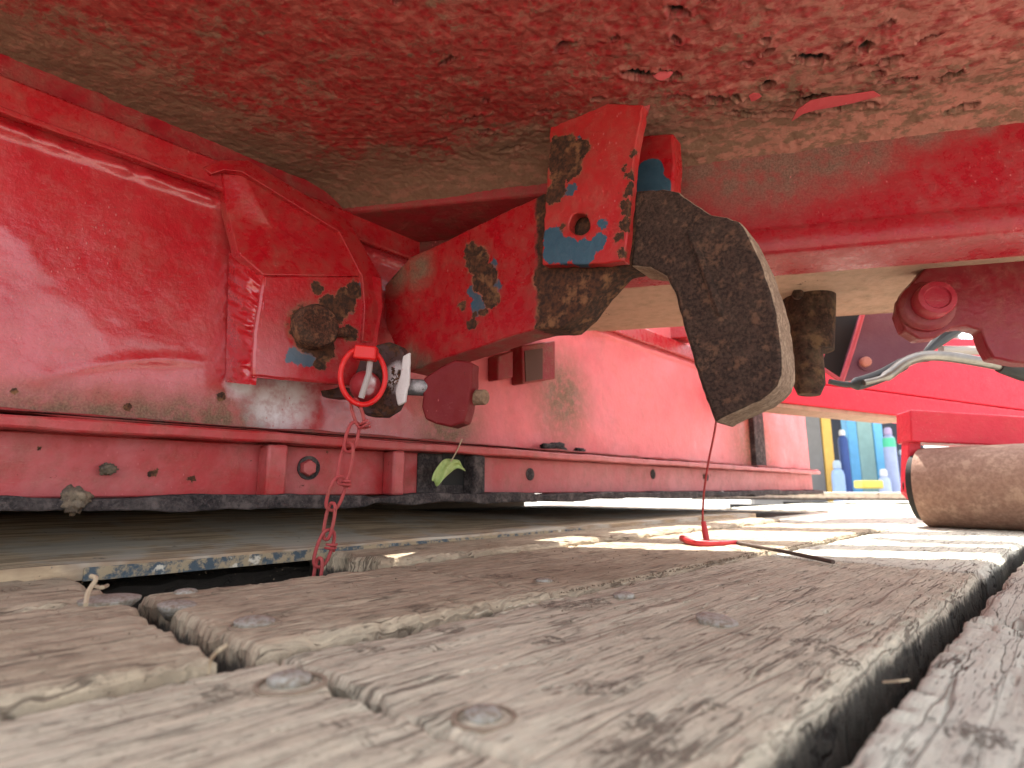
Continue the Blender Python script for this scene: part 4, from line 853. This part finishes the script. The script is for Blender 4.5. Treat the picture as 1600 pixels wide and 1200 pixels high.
plate('top_plate', [(1300, 458), (1420, 456), (1440, 486), (1296, 488)], fns, .05, .03, SN, paint('salmon', (.55, .16, .13), dust=.5, rough=.5, dust_col=(.42, .28, .2)), sh, .003, 20, .3, 33)

# lever: bent dark strip, steel rod and black grip
lv = empty('hand_lever', tuple(ondepth(1450, 565, 1.2)), 'bent steel lever with a black grip pointing right under the red bracket', 'lever')
m = M('dull_chrome'); cn = m.noise(25, 4, .6); mat_chrome = m.out(m.mix(cn, (.10, .09, .085), (.40, .37, .33)), .32, m.bump(cn, .3, .003), metal=.8)
mat_blk = flat('black_rubber', (.02, .021, .022), .45)
MB().tube(smoothline([ondepth(x, y, 1.2) for x, y in ((1296, 596), (1330, 601), (1370, 590), (1400, 575), (1425, 562), (1450, 558))], 5), [.006] * 6 + [.014] * 12 + [.010] * 8, 12).build('bent_strip', mat_blk, lv)
MB().tube(smoothline([ondepth(x, y, 1.18) for x, y in ((1350, 598), (1385, 588), (1415, 566), (1450, 556), (1500, 560), (1562, 571))], 5), [.006] * 5 + [.011] * 21, 12).build('steel_rod', mat_chrome, lv)
MB().tube([ondepth(1560, 571, 1.18), ondepth(1566, 571, 1.18), ondepth(1600, 580, 1.17), ondepth(1680, 596, 1.15)], [.014, .017, .021, .021], 16).build('grip', mat_blk, lv)
MB().tube([ondepth(1440, 556, 1.22), ondepth(1470, 530, 1.24), ondepth(1500, 512, 1.26)], [.004, .014, .012], 10).build('dark_link', mat_blk, lv)
MB().tube([ondepth(1470, 547, 1.25), ondepth(1552, 548, 1.25)], .010, 10).build('cross_rod', flat('rod_grey', (.42, .38, .35), .5), lv)

# far red frame with the roller
ff = empty('roller_frame', tuple(onz(1432, 825)), 'bright red steel frame carrying the rusty roller at the right', 'frame')
mat_fr = paint('far_red', (.85, .012, .05), dust=.10, rough=.35, orange=.2); mat_fr2 = paint('far_red_light', (.72, .04, .07), dust=.25, rough=.4)
FN = np.array([-.25, .968, 0.]); 
def ffn(Y): return lambda x, y, o=0: onplane(x, y, ondepth(1420, 650, Y + o), FN)
f1 = ffn(2.1)
plate('upper_beam', [(1180, 520), (1900, 540), (1900, 676), (1600, 641), (1350, 608), (1180, 590)], f1, 0, .12, FN, mat_fr, ff, .004, 60, .2, 41)
plate('lower_ledge', [(1180, 590), (1350, 609), (1600, 642), (1900, 677), (1900, 740), (1600, 672), (1420, 651), (1250, 632), (1180, 624)], f1, -.03, .15, FN, mat_fr, ff, .004, 60, .2, 42)
plate('pale_lip', [(1180, 626), (1250, 633), (1424, 652), (1424, 657), (1250, 640), (1180, 632)], f1, -.02, .12, FN, mat_tan, ff, .002, 60, .2, 43)
ra = onz(1431, 822); rad = .096; raxis = np.array([.62, -.785, 0]); 
rad = .1035; ra = np.array([1.10, 1.56, rad - .002])
f2 = lambda x, y, o=0: onplane(x, y, ondepth(1430, 700, 1.53 + o), np.array([.25, .968, 0]))
plate('roller_beam', [(1422, 640), (1900, 668), (1900, 730), (1600, 698), (1424, 690)], f2, 0, .10, np.array([.25, .968, 0]), mat_fr2, ff, .004, 40, .2, 44)
plate('roller_leg', [(1420, 642), (1440, 644), (1438, 780), (1430, 782), (1418, 770)], f2, .02, .05, np.array([.25, .968, 0]), mat_fr2, ff, .003, 40, .3, 45)
mat_roll = rusty('roller_rust', .35, (.22, .13, .095), (.28, .17, .125), (.36, .23, .16), (.38, .28, .22), 120, bs=.15)
rol = empty('rusty_roller', tuple(ra - np.array([0, 0, rad])), 'big smooth rusty steel roller resting on the planks at the right', 'roller')
V, Fc = lathe(ra, raxis, [(0, rad * .9), (.002, rad - .002), (.006, rad), (.9, rad), (.904, rad * .9)], 72); obj('drum', V, Fc, mat_roll, rol, smooth=30)
V, Fc = lathe(ra - raxis * .016, raxis, [(0, rad * .6), (.0, rad * .84), (.014, rad * .86), (.0155, rad * .86)], 48); obj('end_cap', V, Fc, mat_black, rol, smooth=30)
V, Fc = lathe(ra - raxis * .045, raxis, [(0, .02), (.028, .022), (.0285, .001)], 20); obj('axle', V, Fc, mat_black, rol, smooth=30)

# ------------------------------------------------------------------ yard background
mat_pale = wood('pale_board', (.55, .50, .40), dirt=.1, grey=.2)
def far_board(px, py, Y, L, wd, th, ang, label):
    c = ondepth(px, py, Y); V = MB().box((0, 0, 0), (L / 2, 0, 0), (0, wd / 2, 0), (0, 0, th / 2)); o = obj('pale_board', V.v, V.f, mat_pale, None, bevel=.004); o.location = Vector(tuple(c)); o.rotation_euler = (0, 0, ang)
    return tag(o, label, 'board')
far_board(1310, 775, 4.0, 1.9, .35, .05, -.35, 'sun bleached board lying on the deck at the end of the red beam')
bd = 9.0
YB = lambda x, y, Y=bd: ondepth(x, y, Y)
shed = empty('workshop', (5.5, 9.6, -.95), 'open fronted workshop with a yellow post and a dark inside beyond the deck', 'building')
def upbox(name, x0, x1, ztop, Y, mat, par, zb=-.95, dy=.08, bevel=.01):
    a, b = ondepth(x0, 700, Y), ondepth(x1, 700, Y); c = (a + b) / 2; c[2] = (ztop + zb) / 2
    return MB().box(c, ((b[0] - a[0]) / 2, 0, 0), (0, dy, 0), (0, 0, (ztop - zb) / 2)).build(name, mat, par, bevel=bevel)
upbox('grey_post', 1255, 1281, 2.9, 9.0, flat('grey_post', (.20, .19, .18), .8), shed)
upbox('yellow_post', 1283, 1298, 2.9, 9.0, flat('yellow_post', (.72, .44, .10), .6), shed)
upbox('back_wall', 1180, 1440, 2.9, 12.5, flat('shed_dark', (.045, .05, .07), .8), shed)
upbox('side_wall', 1170, 1254, 2.9, 9.3, flat('shed_side', (.30, .28, .26), .8), shed)
MB().box((5.6, 10.8, 2.95), (1.8, 2.0, 0), (-1.6, 1.6, 0), (0, 0, .06)).build('roof', flat('shed_roof', (.2, .2, .2), .7), shed)
lck = empty('blue_cabinet', tuple(ondepth(1350, 760, 9.2) * np.array([1, 1, 0]) + np.array([0, 0, -.95])), 'light blue steel cabinet with a pale green door, in the workshop opening', 'cabinet')
upbox('blue_side', 1322, 1337, 1.6, 9.2, flat('light_blue', (.13, .42, .72), .5), lck); upbox('green_door', 1338, 1362, 1.6, 9.2, flat('pale_green', (.26, .42, .40), .5), lck, dy=.07); upbox('blue_side', 1363, 1377, 1.6, 9.2, flat('light_blue2', (.16, .50, .80), .5), lck)
def cylinder(px, Y, r, ztop, body, cap, label, band=None):
    p = ondepth(px, 700, Y); o = empty('gas_cylinder', (p[0], p[1], -.95), label, 'gas cylinder', 'gas cylinders in the workshop opening'); H_ = ztop + .95
    V, Fc = lathe((p[0], p[1], -.95), (0, 0, 1), [(0, r), (H_ - r * 1.6, r), (H_ - r * .9, r * .85), (H_ - r * .4, r * .45), (H_ - r * .35, r * .3)], 24); obj('tank', V, Fc, body, o, smooth=40)
    V, Fc = lathe((p[0], p[1], ztop - r * .4), (0, 0, 1), [(0, r * .62), (r * .9, r * .62), (r * 1.3, r * .4)], 20); obj('valve_cap', V, Fc, cap, o, smooth=40)
    if band:
        V, Fc = lathe((p[0], p[1], ztop - r * 2.6), (0, 0, 1), [(0, r * 1.01), (r * 1.0, r * 1.01), (r * 1.6, r * .93)], 24); obj('green_band', V, Fc, band, o, smooth=40)
lav = flat('lavender', (.36, .42, .62), .4); lavc = flat('lilac_cap', (.45, .36, .55), .5); grn = flat('band_green', (.08, .58, .32), .4); nav = flat('navy', (.03, .07, .25), .5); wht = flat('white_cap', (.7, .7, .72), .5)
cylinder(1390, 8.8, .085, .93, lav, lavc, 'lavender gas cylinder with a green shoulder band in the workshop opening', grn)
cylinder(1318, 9.0, .07, .93, nav, wht, 'navy gas cylinder with a white cap beside the blue cabinet')
cylinder(1305, 8.7, .09, .42, flat('pale_blue', (.32, .46, .72), .5), flat('pale_cap', (.4, .5, .6), .5), 'short pale blue gas bottle beside the yellow post')
cylinder(1376, 8.6, .08, .30, flat('grey_blue', (.45, .52, .70), .5), wht, 'short grey blue gas bottle left of the lavender cylinder')
cylinder(1408, 8.9, .06, .62, flat('violet', (.22, .20, .30), .5), wht, 'dull violet gas cylinder right of the lavender one')
yb = MB().box((0, 0, 0), (.13, 0, 0), (0, .1, 0), (0, 0, .05)); yo = obj('yellow_tub', yb.v, yb.f, flat('yellow_plastic', (.75, .62, .12), .5), None, bevel=.02); yo.location = Vector(tuple(ondepth(1357, 757, 7.2))); tag(yo, 'small yellow tub in front of the blue cabinet', 'tub')
